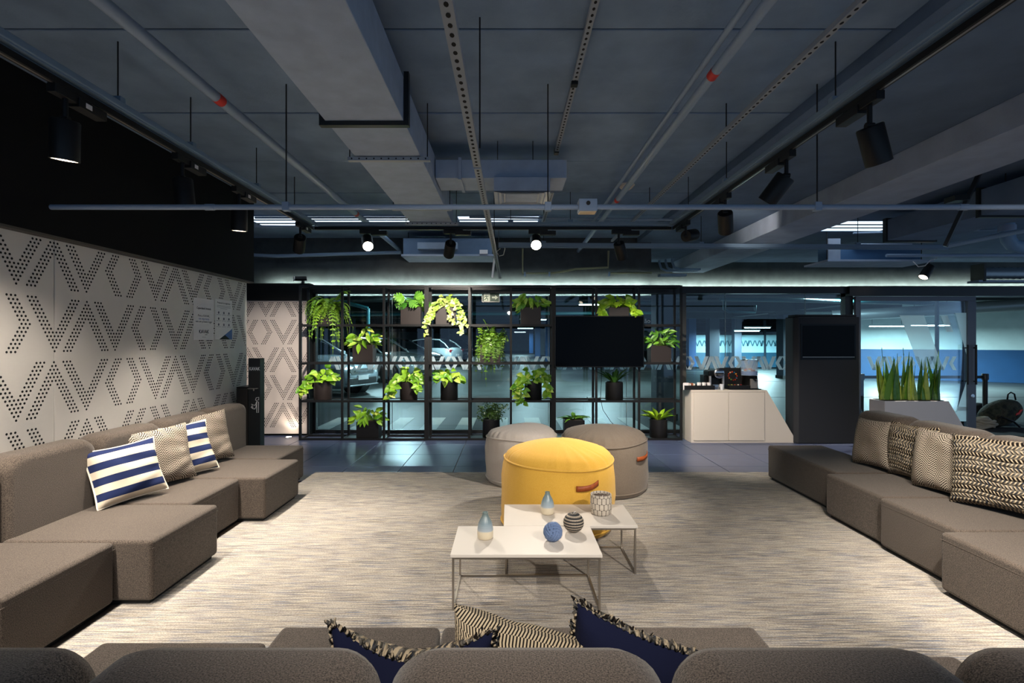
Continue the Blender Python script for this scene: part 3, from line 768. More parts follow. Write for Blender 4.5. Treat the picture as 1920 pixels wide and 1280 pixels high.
def ivy_mesh(name, L, Wd, m_):
    pts = [(0,0), (.30,-.12), (.50,.15), (.26,.34), (.30,.62), (0,1), (-.30,.62), (-.26,.34), (-.50,.15), (-.30,-.12)]
    m = MB(); m.add([(x*Wd, y*L, .12*abs(x)*Wd-.15*L*max(0, y)**2) for x, y in pts]+[(0, .4*L, -.03*L)], [(i, (i+1) % 10, 10) for i in range(10)])
    return m.mesh(name, m_, smooth=3)
LM = {'pothos': leaf_mesh('leaf', heart, .115, .085, L_pothos), 'lime': leaf_mesh('leaf', heart, .12, .09, L_lime),
      'lance': leaf_mesh('leaf', lance, .17, .075, L_pothos, .25, .35), 'dark': leaf_mesh('leaf', strap, .26, .05, L_dark, .3, .25, 8),
      'split': split_mesh('leaf', .15, .15, L_mon), 'ivy': ivy_mesh('leaf', .075, .075, L_ivy), 'nest': leaf_mesh('leaf', strap, .24, .062, L_lime, .5, .22, 8),
      'finger': leaf_mesh('leaf', lance, .12, .042, L_mon, .2, .35), 'orchid': leaf_mesh('leaf', strap, .19, .055, L_mon, .4, .5, 8)}
def put_leaf(me, parent, loc, tip, nrm=(0,0,1), s=1, name='leaf'):
    t = Vector(tip).normalized(); n = Vector(nrm); r = t.cross(n)
    if r.length < .05: r = t.cross(Vector((1, .2, 0)))
    r.normalize(); n = r.cross(t)
    o = bpy.data.objects.new(name, me); COL.objects.link(o); o.parent = parent
    o.matrix_local = Matrix(((r.x*s, t.x*s, n.x*s, loc[0]), (r.y*s, t.y*s, n.y*s, loc[1]), (r.z*s, t.z*s, n.z*s, loc[2]), (0,0,0,1)))
    return o
def frond(m, base, d, L, rise, droop, lw, n=15, curl=1.0):
    """a fern frond: rachis that rises then droops, with leaflets left and right"""
    d = Vector((d[0], d[1], 0)).normalized(); pts = []
    for i in range(n+1):
        s = i/n; pts.append(Vector(base)+d*(L*s*(1-.25*s*droop))+Vector((0,0,rise*L*s-droop*L*s*s)))
    m.tube(pts, [.003]*n+[.001], 4)
    for i in range(1, n):
        t = (pts[i+1]-pts[i-1]).normalized(); r = t.cross(Vector((0,0,1)))
        if r.length < .05: r = Vector((1,0,0))
        r.normalize(); k = lw*math.sin(PI*min(1, .12+.88*i/n))**.7
        for s in (-1, 1):
            p = pts[i]; q = p+r*s*k+t*k*.25-Vector((0,0,.25*k)); w = t*(L/n*.46)
            m.add([p-w, p+w, q+w*.5, q-w*.5], [(0,1,2,3) if s > 0 else (3,2,1,0)])
COLX = [(SX[i]+SX[i+1])/2 for i in range(9)]
ROWZ = [1.697, 1.137, .581, .024]
def pot_box(t, w=.30, d=.22, h=.26, m_=None):
    m = MB().box(-w/2, -d/2, 0, w/2, d/2, h-.0)
    m.obj('pot', m_ or M_pot, t, bevel=.004)
    MB().box(-w/2+.02, -d/2+.02, h-.004, w/2-.02, d/2-.02, h+.006).obj('soil', M_soil, t); return h
def pot_cyl(t, r=.13, h=.265, m_=None):
    MB().lathe([(r*.97, 0), (r, .006), (r, h), (r-.012, h), (r-.012, h-.03)], 32).obj('pot', m_ or M_potb, t, smooth=.7)
    MB().lathe([(r-.012, h-.018), (.02, h-.008), (.001, h-.008)], 24, cap0=False).obj('soil', M_soil, t, smooth=3); return h
def plant(ci, ri, pot, kind, label, dx=0, seed=0, **k):
    t = thing('potted_plant', label, 'plant', (COLX[ci]+dx, 7.60, ROWZ[ri]), 0, 'potted plants on the grid shelves')
    h = pot_box(t, **k) if pot == 'box' else pot_cyl(t, **k)
    rr = random.Random(100+seed); U = rr.uniform
    if kind in ('fern', 'moss'):
        n = 190 if kind == 'fern' else 290
        for i in range(n):
            a = U(0, 2*PI); m = MB()
            d = (math.cos(a)*1.15, math.sin(a)*.55-.15)
            if kind == 'fern': frond(m, (U(-.12,.12), U(-.07,.05), h-.02), d if i % 3 else (U(-.6,.6), -.6), U(.22, .46) if i % 3 else U(.12, .22), U(.3, 1.6), U(.9, 2.1), U(.034, .05), 13)
            else: frond(m, (U(-.13,.13), U(-.09,.05), h-.03), d if i % 3 else (U(-.5,.5), -.6), U(.14, .29) if i % 3 else U(.09, .16), U(.7, 3.0), U(1.4, 3.0), U(.032, .05), 10)
            m.obj('frond', L_fern if kind == 'fern' else L_fern2, t)
    elif kind == 'bush':
        m = MB(); st = MB()
        for i in range(46):
            a = U(0, 2*PI); rad = U(.05, .25); top = Vector((math.cos(a)*rad*1.1, math.sin(a)*rad*.5, h+U(.03, .31)-rad*.35))
            b0 = Vector((U(-.03,.03), U(-.03,.03), h)); mid = (b0+top)/2+Vector((0,0,.05)); st.tube([b0, mid, top], [.003, .002, .001], 4)
            for q in range(26):
                s = U(.35, 1); p = b0.lerp(mid, s*2) if s < .5 else mid.lerp(top, s*2-1)
                p = p+Vector((U(-.03,.03), U(-.03,.03), U(-.03,.03))); w = U(.009, .016); e = Vector((U(-1,1), U(-1,1), U(-.6,1))).normalized(); r = e.cross(Vector((U(-1,1), 1, U(-1,1)))).normalized()
                m.add([p, p+e*w+r*w*.7, p+e*w*2.2, p+e*w-r*w*.7], [(0,1,2,3)])
        struct(m.obj('foliage', L_bush, t), 'stuff'); struct(st.obj('stem', M_stem, t), 'stuff')
    elif kind in ('pothos', 'lime', 'split', 'finger', 'ivy', 'lance'):
        spec = {'pothos': (46, .19, .20, 1), 'lime': (44, .23, .15, 1), 'split': (24, .20, .24, 1.0), 'finger': (64, .24, .26, 1), 'ivy': (80, .2, .16, 1), 'lance': (46, .21, .22, .82)}[kind]
        n, sx, sz, sc = spec
        st = MB()
        for i in range(n):
            a = U(0, 2*PI); rad = math.sqrt(U(.03, 1))
            p = Vector((math.cos(a)*rad*sx, math.sin(a)*rad*.12-.03, h+.01+sz*(1.05-.8*rad**2)*U(.15, 1.1)))
            tip = Vector((math.cos(a)*(.4+rad)+U(-.4,.4), -.35+U(-.3,.2), U(-.9, .7)-.3*rad))
            st.tube([(p.x*.25, p.y*.25, h-.01), (p.x*.6, p.y*.6, (h+p.z)/2+.02), p], .0025, 4)
            put_leaf(LM[kind], t, p, tip, (U(-.5,.5), -1+U(-.3,.3), .45+U(-.4,.5)), sc*U(.7, 1.1))
        hang = {'pothos': 0, 'lime': 0, 'ivy': 6}.get(kind, 0)
        for j in range(hang):
            x0 = U(-.24, .24); side = 1 if x0 > 0 else -1; Ln = U(.15, .48)
            pts = [Vector((x0*.5, -.05, h)), Vector((x0*1.05, -.17, h-.01))]
            for q in range(1, 8): pts.append(Vector((x0*1.1+side*.012*q+U(-.012,.012), -.19, h-.02-Ln*q/7*1.0)))
            st.tube(pts, .002, 4)
            for p in pts[1:]:
                for e in range(2): put_leaf(LM[kind], t, p+Vector((U(-.02,.02), 0, 0)), (U(-1,1), -.4, U(-1, -.1)), (U(-.2,.2), -1, .4), U(.6, .95))
        struct(st.obj('stem', M_stem, t), 'stuff')
    elif kind in ('dark', 'nest', 'orchid'):
        n = {'dark': 13, 'nest': 13, 'orchid': 12}[kind]
        for i in range(n):
            a = 2*PI*i/n+U(-.2,.2); el = U(.35, 1.5) if kind != 'orchid' else U(.25, 1.0)
            put_leaf(LM[kind], t, (math.cos(a)*.03, math.sin(a)*.02, h-.01), (math.cos(a), math.sin(a)*.6, el), (-math.cos(a)*.6, -math.sin(a)*.6-.1, .8), U(.8, 1.2))
    return t
def trail(t, h, spots, kind, seed):
    rr = random.Random(seed); U = rr.uniform; st = MB()
    for x0, Ln in spots:
        pts = [Vector((x0*.4, -.04, h)), Vector((x0*.8, -.12, h+.03)), Vector((x0, -.16, h-.03))]
        for q in range(1, 5): pts.append(Vector((x0+U(-.02,.02), -.17, h-.03-Ln*q/4)))
        st.tube(pts, .0025, 4)
        for p in pts[1:]:
            for e in range(2): put_leaf(LM[kind], t, p, (U(-.9,.9), -.4, U(-1, 0)), (U(-.2,.2), -1, .5), U(.7, 1.0))
    struct(st.obj('stem', M_stem, t), 'stuff')
plant(0, 0, 'box', 'fern', 'huge drooping fern at the top left corner of the shelves', .03, 1)
plant(2, 0, 'box', 'split', 'split leaf plant in square bronze pot on the top row', .07, 2)
p = plant(3, 0, 'box', 'ivy', 'trailing variegated ivy in square pot left of the exit sign', -.04, 3)
plant(5, 0, 'box', 'lance', 'upright dark green plant in square pot right of the exit sign', -.02, 4)
p = plant(7, 0, 'box', 'lime', 'lime green plant in square pot above the television', .03, 5); trail(p, .26, [(-.27, .12), (.24, .08)], 'lime', 6)
plant(1, 1, 'box', 'lance', 'bright green leafy plant in square pot before the parked car', -.02, 6)
plant(4, 1, 'box', 'moss', 'round bushy fern left of the television, hiding its pot', 0, 7)
plant(8, 1, 'box', 'finger', 'dark finger leaved plant in square pot right of the television', .03, 8, h=.245)
p = plant(0, 2, 'cyl', 'pothos', 'green plant with a broad leaf sprawling left over its bronze pot', -.03, 9, m_=M_pot); trail(p, .26, [(-.26, .10), (-.2, .05)], 'pothos', 3)
p = plant(2, 2, 'cyl', 'pothos', 'leafy plant spilling left from a round bronze pot on the third row', .02, 10, m_=M_pot); trail(p, .26, [(-.24, .16), (-.17, .10), (.17, .04)], 'pothos', 4)
plant(3, 2, 'cyl', 'pothos', 'compact bright green plant in black cylinder pot below the ivy', 0, 11)
p = plant(5, 2, 'cyl', 'pothos', 'pothos trailing down both sides of a black cylinder pot', .02, 12); trail(p, .26, [(-.22, .22), (-.15, .26), (.20, .12), (-.26, .10)], 'pothos', 5)
plant(7, 2, 'cyl', 'dark', 'dark strap leaved plant in round pot below the television', -.02, 13)
plant(1, 3, 'box', 'lance', 'leafy plant in black square pot on the bottom row at left', .05, 14, m_=M_potb, w=.33, h=.24)
plant(4, 3, 'cyl', 'bush', 'fine leaved dark bush in black cylinder pot on the bottom row', .01, 15)
plant(6, 3, 'box', 'orchid', 'low strap leaved plant in black box pot behind the ottomans', 0, 16, m_=M_potb)
plant(8, 3, 'cyl', 'nest', 'bright bird nest fern in black cylinder pot at bottom right', .02, 17)

# ================================================================== CEILING SERVICES
def pipe(name, label, pts, r, cat='pipe', m_=None, group=None, n=14):
    return tag(MB().tube(pts, r, n).obj(name, m_ or M_pipe, None, smooth=.8), label, cat, group)
def band(parent, a, b, s, r, w=.07):
    a = Vector(a); b = Vector(b); d = (b-a).normalized(); p = a+d*s
    MB().tube([p, p+d*w], r, 14, caps=False).obj('red_band', M_red, parent, smooth=.8)
a, b_ = (-1.80, .3, 2.95), (-1.80, 8.3, 2.95)
o = pipe('conduit_pipe', 'thick grey-blue pipe with red bands running back at the left of the duct', [a, b_], .032, group=None)
band(o, a, b_, 2.80, .0335); band(o, a, b_, 5.6, .0335)
a, b_ = (1.13, .3, 2.93), (1.13, 8.3, 2.93)
o = pipe('conduit_pipe', 'thick grey-blue pipe with red bands running back right of center', [a, b_], .028)
band(o, a, b_, 2.46, .0295); band(o, a, b_, 4.95, .0295)
pipe('conduit_pipe', 'thin pipe running beside the thick pipe right of center', [(1.07, .3, 2.975), (1.07, 3.5, 2.975), (1.085, 3.9, 3.0), (1.085, 6.6, 3.0)], .017)
# the long cross pipe
t = thing('cross_pipe', 'long horizontal pipe crossing the whole room below the ceiling', 'pipe', (0, 3.35, 2.338))
MB().tube([(-3.03, 0, 0), (6.2, 0, 0)], .0175, 14).obj('tube', M_pipe, t, smooth=.8)
for x in (-1.98, 3.0): MB().tube([(x-.03, 0, 0), (x+.03, 0, 0)], .021, 14).obj('coupling', M_pipe, t, smooth=.8)
for x in (-1.475, .255, 2.035):
    MB().tube([(x, 0, .02), (x, 0, CZ-2.338)], .0045, 6).obj('hanger_rod', M_black, t, smooth=.8)
    MB().box(x-.022, -.022, -.026, x+.022, .022, .032).obj('clamp', M_pipe, t, bevel=.004)
t = thing('junction_box', 'square junction box with warm light painted underneath on the cross pipe', 'box', (.515, 3.35, 2.338))
MB().box(-.06, -.045, -.035, .06, .045, .045).obj('housing', M_pipe, t, bevel=.004)
MB().box(-.055, -.04, -.040, .055, .04, -.035).obj('cover', mat('warm_lit_underside', '#d8c3a4', .5), t, bevel=.002)  # cream underside paints in the warm light falling on the box
MB().lathe([(.014, 0), (.014, .006)], 12).obj('screw_cap', M_black, t, (0, -.045, .015)).rotation_euler = (PI/2, 0, 0)
# big air duct
t = thing('air_duct', 'large grey rectangular air duct running back left of center', 'duct')
DZ = 2.767
MB().box(-1.10, -.5, DZ, -.632, 3.04, 3.03).obj('duct_section', M_duct, t, bevel=.004)
MB().box(-1.10, 3.045, DZ+.002, -.632, 4.95, 3.03).obj('duct_section', M_duct, t, bevel=.004)
MB().box(-1.10, 4.955, DZ, -.632, 5.70, 3.03).obj('duct_section', M_duct, t, bevel=.004)
for y in (1.55,): MB().box(-.632, y-.012, DZ+.03, -.626, y+.012, 3.0).obj('seam_strip', M_frame, t)
m = MB().box(-1.135, 3.02, DZ-.028, -.60, 3.06, DZ-.002).box(-.630, 3.02, DZ-.002, -.60, 3.06, 3.06).box(-1.135, 3.02, DZ-.002, -1.102, 3.06, 3.06)
m.obj('hanger_strap', M_frame, t)
for y in (3.62, 4.98, 5.60):
    MB().box(-1.15, y-.02, DZ-.03, -.565, y+.02, DZ-.005).obj('hanger_bar', M_strut, t)
    for k in range(11): MB().lathe([(.006, 0), (.006, .0008)], 8).obj('slot', M_hole, t, (-1.12+.0525*k, y-.0203, DZ-.0175)).rotation_euler = (PI/2, 0, 0)
    for x in (-1.14, -.585): MB().tube([(x, y, DZ), (x, y, CZ)], .004, 6).obj('hanger_rod', M_black, t)
t = thing('branch_duct', 'dark flat branch duct crossing from the large duct toward the diffuser', 'duct')
MB().box(-.625, 4.28, 2.83, -.42, 4.64, 2.985).obj('duct_section', M_duct, t, bevel=.003)
MB().box(-.415, 4.28, 2.83, .485, 4.64, 2.985).obj('duct_section', M_duct, t, bevel=.003)
MB().box(-.43, 4.265, 2.815, -.405, 4.655, 3.0).obj('flange', M_duct, t)
for x in (-.1, .2): MB().tube([(x, 4.3, 2.985), (x, 4.3, CZ)], .004, 6).obj('hanger_rod', M_black, t)
t = thing('air_diffuser', 'square ceiling air diffuser box with concentric louvers', 'vent', (.105, 4.46, 2.70))
MB().box(-.235, -.22, .012, .235, .22, .128).obj('plenum_box', M_duct, t, bevel=.003)
for k in range(5):
    s = .235-.042*k; z = .004*k
    m = MB()
    i_ = s-.030
    m.add([(-s,-s*.94,z),(s,-s*.94,z),(s,s*.94,z),(-s,s*.94,z),(-i_,-i_*.94,z+.012),(i_,-i_*.94,z+.012),(i_,i_*.94,z+.012),(-i_,i_*.94,z+.012)], [(0,1,5,4),(1,2,6,5),(2,3,7,6),(3,0,4,7)])
    m.obj('louver', M_strut, t)
# perforated strut channels
def channel(label, x0, y0, x1, y1, z, w, step=.05, ends=()):
    t = thing('strut_channel', label, 'channel')
    n_ = max(1, round((y1-y0)/1.4)); 
    a = Vector((x0, y0, z)); b = Vector((x1, y1, z))
    MB().bar(a, b, w, .030).obj('rail', M_strut, t)
    L = (b-a).length; d = (b-a)/L; k = 0; s = .03; m = MB()
    sl = MB().tube([(-.006, 0, 0), (-.005, 0, -.0008)], .001, 4)
    while s < L-.03:
        p = a+d*s; q = [(p.x+.008*math.cos(2*PI*i/8), p.y+.013*math.sin(2*PI*i/8), z-.0157) for i in range(8)]
        m.add(q, [tuple(range(7, -1, -1))]); s += step
    struct(m.obj('slot', M_hole, t), 'stuff')
    for x, y in ends:
        MB().tube([(x, y, z+.015), (x, y, CZ)], .0045, 6).obj('hanger_rod', M_black, t)
    return t
channel('perforated steel strut channel hanging in the middle of the ceiling', -.187, .4, -.182, 2.87, 2.45, .041, ends=((-.155, 2.66),))
channel('far continuation of the middle strut channel, dropping toward the shelf wall', -.181, 2.88, -.145, 7.9, 2.445, .040, ends=((-.155, 5.2), (-.15, 7.2)))
t = channel('perforated strut channel fixed to the ceiling right of the middle one', .43, .4, .415, 4.45, 3.125, .036, ends=())
MB().box(.395, 3.22, 3.085, .438, 3.27, 3.11).obj('clamp', M_black, t, bevel=.004)
MB().box(.395, 4.43, 3.10, .435, 4.50, 3.145).obj('end_cap', M_black, t, bevel=.004)
channel('short strut channel behind the diffuser', .415, 4.9, .41, 7.2, 2.90, .036, ends=((.412, 6.0),))
channel('perforated strut channel running back near the right ceiling step', 1.57, .3, 1.54, 7.6, 2.96, .032, ends=((1.55, 3.62), (1.55, 5.6)))
# tray frames with the lamp track
TZ = 2.735
def tray(label, a, b, w=.075, h=.035, rods=(), name='cable_tray'):
    t = thing(name, label, 'tray')
    a = Vector(a); b = Vector(b)
    MB().bar(a, b, w, h).obj('tray', M_tray, t, bevel=.004)
    d = (b-a).normalized(); r = d.cross(Vector((0,0,1)))
    for s in (-1, 1): MB().bar(a+r*s*w*.32+Vector((0,0,-h*.62)), b+r*s*w*.32+Vector((0,0,-h*.62)), .008, .008).obj('tray_lip', M_tray, t)
    for f in rods:
        p = a.lerp(b, f)
        MB().tube([p, (p.x, p.y, CZ)], .004, 6).obj('hanger_rod', M_black, t)
        MB().box(p.x-.03, p.y-.02, p.z+h*.4, p.x+.03, p.y+.02, p.z+.05).obj('bracket', M_tray, t, bevel=.003)
    return t
XL, XR, YB = -2.24, 1.87, 5.76
tray('blue-grey cable tray above the left lamp track', (XL+.02, -.8, TZ+.05), (XL+.02, YB, TZ+.05), rods=(.56, .66, .8, .92))
tray('blue-grey cable tray above the right lamp track', (XR-.02, -.8, TZ+.05), (XR-.02, YB, TZ+.05), rods=(.56, .78, .92))
tray('blue-grey cable tray crossing above the back lamp track', (XL+.06, YB, TZ+.05), (XR-.06, YB, TZ+.05), rods=(.28, .55, .72))
tray('perforated tray crossing farther back, lit white at its right end', (-.14, 6.55, 2.70), (5.7, 6.6, 2.68), .06, .05, rods=(.1, .45, .8))
for lb, a, b_ in (('black lamp track along the left ceiling edge', (XL, -.8, TZ), (XL, YB, TZ)), ('black lamp track along the right ceiling step', (XR, -.8, TZ), (XR, YB, TZ)), ('black lamp track crossing at the back of the room', (XL+.03, YB, TZ), (XR-.03, YB, TZ))):
    t = thing('lamp_track', lb, 'track')
    MB().bar(a, b_, .036, .032).obj('rail', M_black, t)
    MB().bar(Vector(a)-Vector((0,0,.0165)), Vector(b_)-Vector((0,0,.0165)), .012, .002).obj('contact_slot', M_steel, t)
def track_lamp(label, x, y, dirv, power=1.0, size=62, bright=False, along=(0,1), group='black spot lamps on the tracks', stem=.10, vis=True):
    t = thing('track_lamp', label, 'lamp', (x, y, TZ-.018), math.atan2(-along[0], along[1]), group)
    MB().box(-.022, -.11, -.045, .022, .11, 0).obj('adaptor', M_black, t, bevel=.003)
    MB().box(-.030, .02, -.06, .030, .20, -.012).obj('driver_box', M_black, t, bevel=.003)
    if along[1]: MB().box(.0301, .06, -.048, .0306, .10, -.022).obj('rating_label', M_paper, t)
    MB().tube([(0, -.03, -.045), (0, -.03, -.045-stem)], .013, 10).obj('stem', M_black, t, smooth=.8)
    MB().tube([(-.02, -.03, -.048-stem), (.02, -.03, -.048-stem)], .016, 10).obj('knuckle', M_black, t, smooth=.8)
    d = Vector(dirv).normalized(); rz = t.rotation_euler.z
    dl = Matrix.Rotation(-rz, 3, 'Z') @ d
    piv = Vector((0, -.03, -.05-stem))
    q = dl.to_track_quat('-Z', 'Y').to_matrix().to_4x4(); q.translation = piv
    hs = MB().lathe([(.001, .0), (.058, -.002), (.0625, -.008), (.0625, -.198), (.057, -.200), (.054, -.196)], 28, cap0=False, cap1=False).obj('housing', M_black, t, smooth=.7); hs.matrix_local = q
    ln = MB().lathe([(.054, -.197), (.001, -.197)], 28, cap0=False).obj('lens', M_starlens if bright else M_lens, t); ln.matrix_local = q
    rg = MB()
    for k in range(16):
        a = 2*PI*k/16; rg.add([(math.cos(a+e)*r_, math.sin(a+e)*r_, -.1985) for r_, e in ((.030, -.09), (.030, .09), (.050, .10), (.050, -.10))], [(0,1,2,3)])
    if not bright:
        g = struct(rg.obj('honeycomb', M_hole, t), 'stuff'); g.matrix_local = q
    if power:
        tip = (q @ Vector((0, 0, -.204)))
        l = spot(tip, dl, SPOT_W*power, size, .75, WARM, .045, t)
    return t
def aim(x, y, tx, ty, tz=0): return (tx-x, ty-y, tz-(TZ-.35))
track_lamp('black track lamp nearest the camera over the left sofa', XL, 2.585, (-.12, .12, -1), 1.1, 112)
track_lamp('second black track lamp on the left, tilted toward the room', XL, 3.50, (.06, .08, -1), 1.6, 78)
track_lamp('third black track lamp on the left, pointing straight down', XL, 4.23, (-.05, .10, -1), 1.3, 85)
track_lamp('last black track lamp on the left, beside the shelf wall', XL, 5.46, (-.50, .95, -.75), 1.7, 62)
track_lamp('glowing bare track lamp above the left shelf unit', X(693, YB), YB, aim(X(693, YB), YB, -.6, 3.0, .3), 1.25, 80, True, (1, 0), stem=.05)
track_lamp('dark track lamp turned toward the shelves, left of the middle strut', X(850, YB), YB, (-.25, .95, -.62), 2.3, 90, False, (1, 0))
track_lamp('glowing bare track lamp above the middle shelf unit', X(1009, YB), YB, aim(X(1009, YB), YB, .3, 2.4, .3), 1.25, 70, True, (1, 0), stem=.05)
track_lamp('dark track lamp pointing down above the television', X(1165, YB), YB, (.45, .75, -1), 1.8, 85, False, (1, 0))
track_lamp('large black track lamp nearest the camera on the right', XR, 2.66, (.42, .20, -1), 1.1, 75)
track_lamp('second black track lamp on the right, tilted to the room', XR, 3.45, aim(XR, 3.45, .7, 4.6, .4), 1.6)
track_lamp('third bronze glinting track lamp on the right', XR, 4.42, (.35, .75, -.8), 1.6, 60)
track_lamp('last black track lamp on the right, turned to the beam', XR, 5.40, (1.48, 1.4, .45), .5, 30)
# unseen spots added outside the frame to light the foreground, one off the tracks
for x, y, d, p_ in ((XL, 1.75, (-.25, .25, -1), 1.5), (XL, .45, (.20, .85, -1), 1.2), (XR, 1.60, (.68, .50, -1), 2.6), (XR, .50, (-.30, 1.0, -1), 1.5), (0, -.3, (.0, 1.9, -1), 1.4)):
    spot((x, y, TZ-.36), d, SPOT_W*p_, 66, .75)

spot((XR, .9, TZ-.36), (3.63, 5.9, -1.95), SPOT_W*2.2, 34, .8)  # unseen spot added to brighten the planter front
# beam, smoke detector and the crowd of services at the right
bm_ = shell('trim_1'); bx('beam', (3.35, -1, 2.86, 3.98, 10.4, 3.075), M_beam, bm_, bevel=.006)
t = thing('smoke_detector', 'round white smoke detector on the ceiling by the right pipe', 'detector', (1.27, 5.5, CZ))
MB().lathe([(.075, 0), (.078, -.02), (.06, -.04), (.035, -.055), (.001, -.057)][::-1], 24, cap0=False, cap1=False).obj('body', mat('cream_detector', '#dccbb6', .5), t, smooth=.8)
MB().lathe([(.09, 0), (.09, -.008)], 24).obj('base', M_white, t)
t = thing('beam_duct', 'dark rectangular duct hanging below the ceiling at the upper right', 'duct')
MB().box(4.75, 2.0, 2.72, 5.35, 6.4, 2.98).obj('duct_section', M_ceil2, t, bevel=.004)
MB().box(4.73, 5.1, 2.70, 5.37, 5.14, 3.0).obj('flange', M_frame, t); MB().box(4.73, 6.36, 2.70, 5.37, 6.42, 3.0).obj('flange', M_frame, t)
for x in (4.8, 5.3): MB().tube([(x, 4.9, 2.98), (x, 4.9, 3.075)], .005, 6).obj('hanger_rod', M_black, t)
t = thing('diagonal_brace', 'dark slanted steel brace crossing the ducts at upper right', 'brace')
MB().bar(P(1846, 304, 4.7), P(1772, 462, 4.9), .09, .03).obj('flat_bar', M_frame, t)
MB().bar(P(1808, 372, 4.76), P(1780, 374, 4.76), .12, .05).obj('bracket', M_frame, t)
t = thing('air_unit', 'pale blue-grey tray air unit under the right ceiling', 'unit')
q = P(1552, 490, 7.4)
MB().box(q.x, 7.4, q.z, q.x+1.55, 8.0, q.z+.03).obj('drip_tray', M_beam, t, bevel=.003)
MB().box(q.x+.22, 7.6, q.z+.03, q.x+1.52, 8.0, q.z+.29).obj('casing', mat('blue_casing', '#3f6388', .6), t, bevel=.004)
MB().box(q.x+.02, 7.42, q.z+.03, q.x+.20, 7.44, q.z+.34).obj('end_plate', M_beam, t)
MB().box(q.x+.5, 7.48, q.z+.22, q.x+1.3, 7.6, q.z+.28).obj('side_box', M_beam, t)
for x in (.05, 1.45): MB().tube([(q.x+x, 7.5, q.z+.03), (q.x+x, 7.5, 3.075)], .006, 6).obj('hanger_rod', M_black, t)
t = thing('spot_lamp', 'single black spot lamp hanging under the pale air unit', 'lamp')
q = P(1742, 492, 7.3); MB().tube([q, q-Vector((0,0,.08))], .012, 8).obj('stem', M_black, t)
spot(q-Vector((.12,.02,.22)), (-.45, -.25, -1), 300, 66, .7, WARM, .05)
hd = q-Vector((0,0,.08)); dd = Vector((-.55, -.1, -.75)).normalized(); mq = dd.to_track_quat('-Z', 'Y').to_matrix().to_4x4(); mq.translation = hd
MB().lathe([(.001, .03), (.06, .03), (.062, .02), (.062, -.17), (.055, -.17)], 24, cap0=False, cap1=False).obj('housing', M_black, t, smooth=.7).matrix_local = mq
MB().lathe([(.055, -.165), (.001, -.165)], 24, cap0=False).obj('lens', M_lens, t).matrix_local = mq
pipe('white_cable', 'thin white cable loop hanging by the right spot lamp', [P(1712, 490, 7.35), P(1722, 500, 7.3), P(1735, 498, 7.3), P(1744, 488, 7.3), P(1756, 484, 7.35)], .006, 'cable', M_paper)
t = thing('pale_pipe', 'slanted pale pipe rising to the right edge under the ceiling', 'pipe')
MB().tube([P(1770, 462, 6.6), P(1920, 432, 6.2), P(2000, 415, 6.0)], .03, 12).obj('tube', mat('pale_blue_pipe', '#8fa3b4', .4), t, smooth=.8)
t = thing('elbow_pipe', 'thick pale blue drain elbow at the right edge below the ceiling', 'pipe')
c0 = P(1888, 420, 7.0)
MB().tube([c0+Vector((0,0,.25)), c0+Vector((0,0,-.12)), c0+Vector((.02,0,-.22)), c0+Vector((.08,0,-.29)), c0+Vector((.18,0,-.31)), c0+Vector((.8,0,-.31))], .085, 18).obj('tube', mat('pale_drain_pipe', '#7d9ab5', .4), t, smooth=.8)
MB().tube([c0+Vector((0,0,-.02)), c0+Vector((0,0,-.10))], .097, 18).obj('collar', M_beam, t, smooth=.8)
pipe('conduit_pipe', 'dark blue horizontal conduit below the pale air unit at right', [P(1662, 479, 7.0), P(1980, 478, 7.0)], .022, m_=M_pipe)
pipe('conduit_pipe', 'thin grey conduit across the upper right services', [P(1600, 437, 7.2), P(1900, 430, 7.2), P(2000, 428, 7.2)], .012)
pipe('conduit_pipe', 'upper thin conduit over the dark duct at right', [P(1640, 425, 7.6), P(1990, 405, 7.6)], .014)
t = thing('ribbed_duct', 'short silver ribbed flexible duct at the right edge above the door', 'duct')
q0, q1 = P(1836, 512, 8.0), P(1990, 512, 8.0)
pts = [q0.lerp(q1, k/26) for k in range(27)]
MB().tube(pts, [.092 if k % 2 else .083 for k in range(27)], 16).obj('hose', M_duct_alu, t, smooth=.4)
MB().box(q0.x-.03, 7.88, q0.z-.14, q0.x, 8.12, q0.z+.14).obj('flange', M_frame, t)
MB().box(q0.x-.1, 7.9, q0.z-.15, q1.x, 8.1, q0.z-.12).obj('support_rail', M_beam, t)
t = thing('conduit_group', 'three thin conduits bending along the bulkhead under the beam end', 'conduit')
for k in range(3):
    x0 = X(1239+9*k, 9.9); z0 = H+(640-506-5*k*0)*9.9/F
    MB().tube([(x0, 10.0-.1*k, 3.05), (x0, 10.0-.1*k, z0+.15), (x0+.04, 10.0-.1*k, z0+.04), (x0+.14, 10.0-.1*k, z0), (x0+.75-.1*k, 10.0-.1*k, z0)], .022, 10).obj('conduit', M_pipe, t, smooth=.8)
MB().box(X(1236, 9.7), 9.62, H+(640-518)*9.7/F, X(1285, 9.7), 9.8, H+(640-514)*9.7/F).obj('bracket_tray', M_beam, t)
t = thing('air_unit', 'grey cassette air unit above the shelf, left of the bright middle lamp', 'unit')
q = P(752, 480, 7.6)
MB().box(q.x, 7.6, q.z, q.x+1.4, 8.2, q.z+.03).obj('drip_tray', M_beam, t, bevel=.003)
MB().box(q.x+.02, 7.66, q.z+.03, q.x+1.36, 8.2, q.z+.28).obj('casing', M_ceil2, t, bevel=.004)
MB().box(q.x+.25, 7.56, q.z+.10, q.x+.85, 7.66, q.z+.20).obj('inlet_box', M_duct, t, bevel=.004)
MB().box(q.x+1.18, 7.57, q.z+.03, q.x+1.3, 7.60, q.z+.09).obj('control_box', M_paper, t)
for x in (.05, 1.3): MB().tube([(q.x+x, 7.9, q.z+.28), (q.x+x, 7.9, CZ)], .006, 6).obj('hanger_rod', M_black, t)
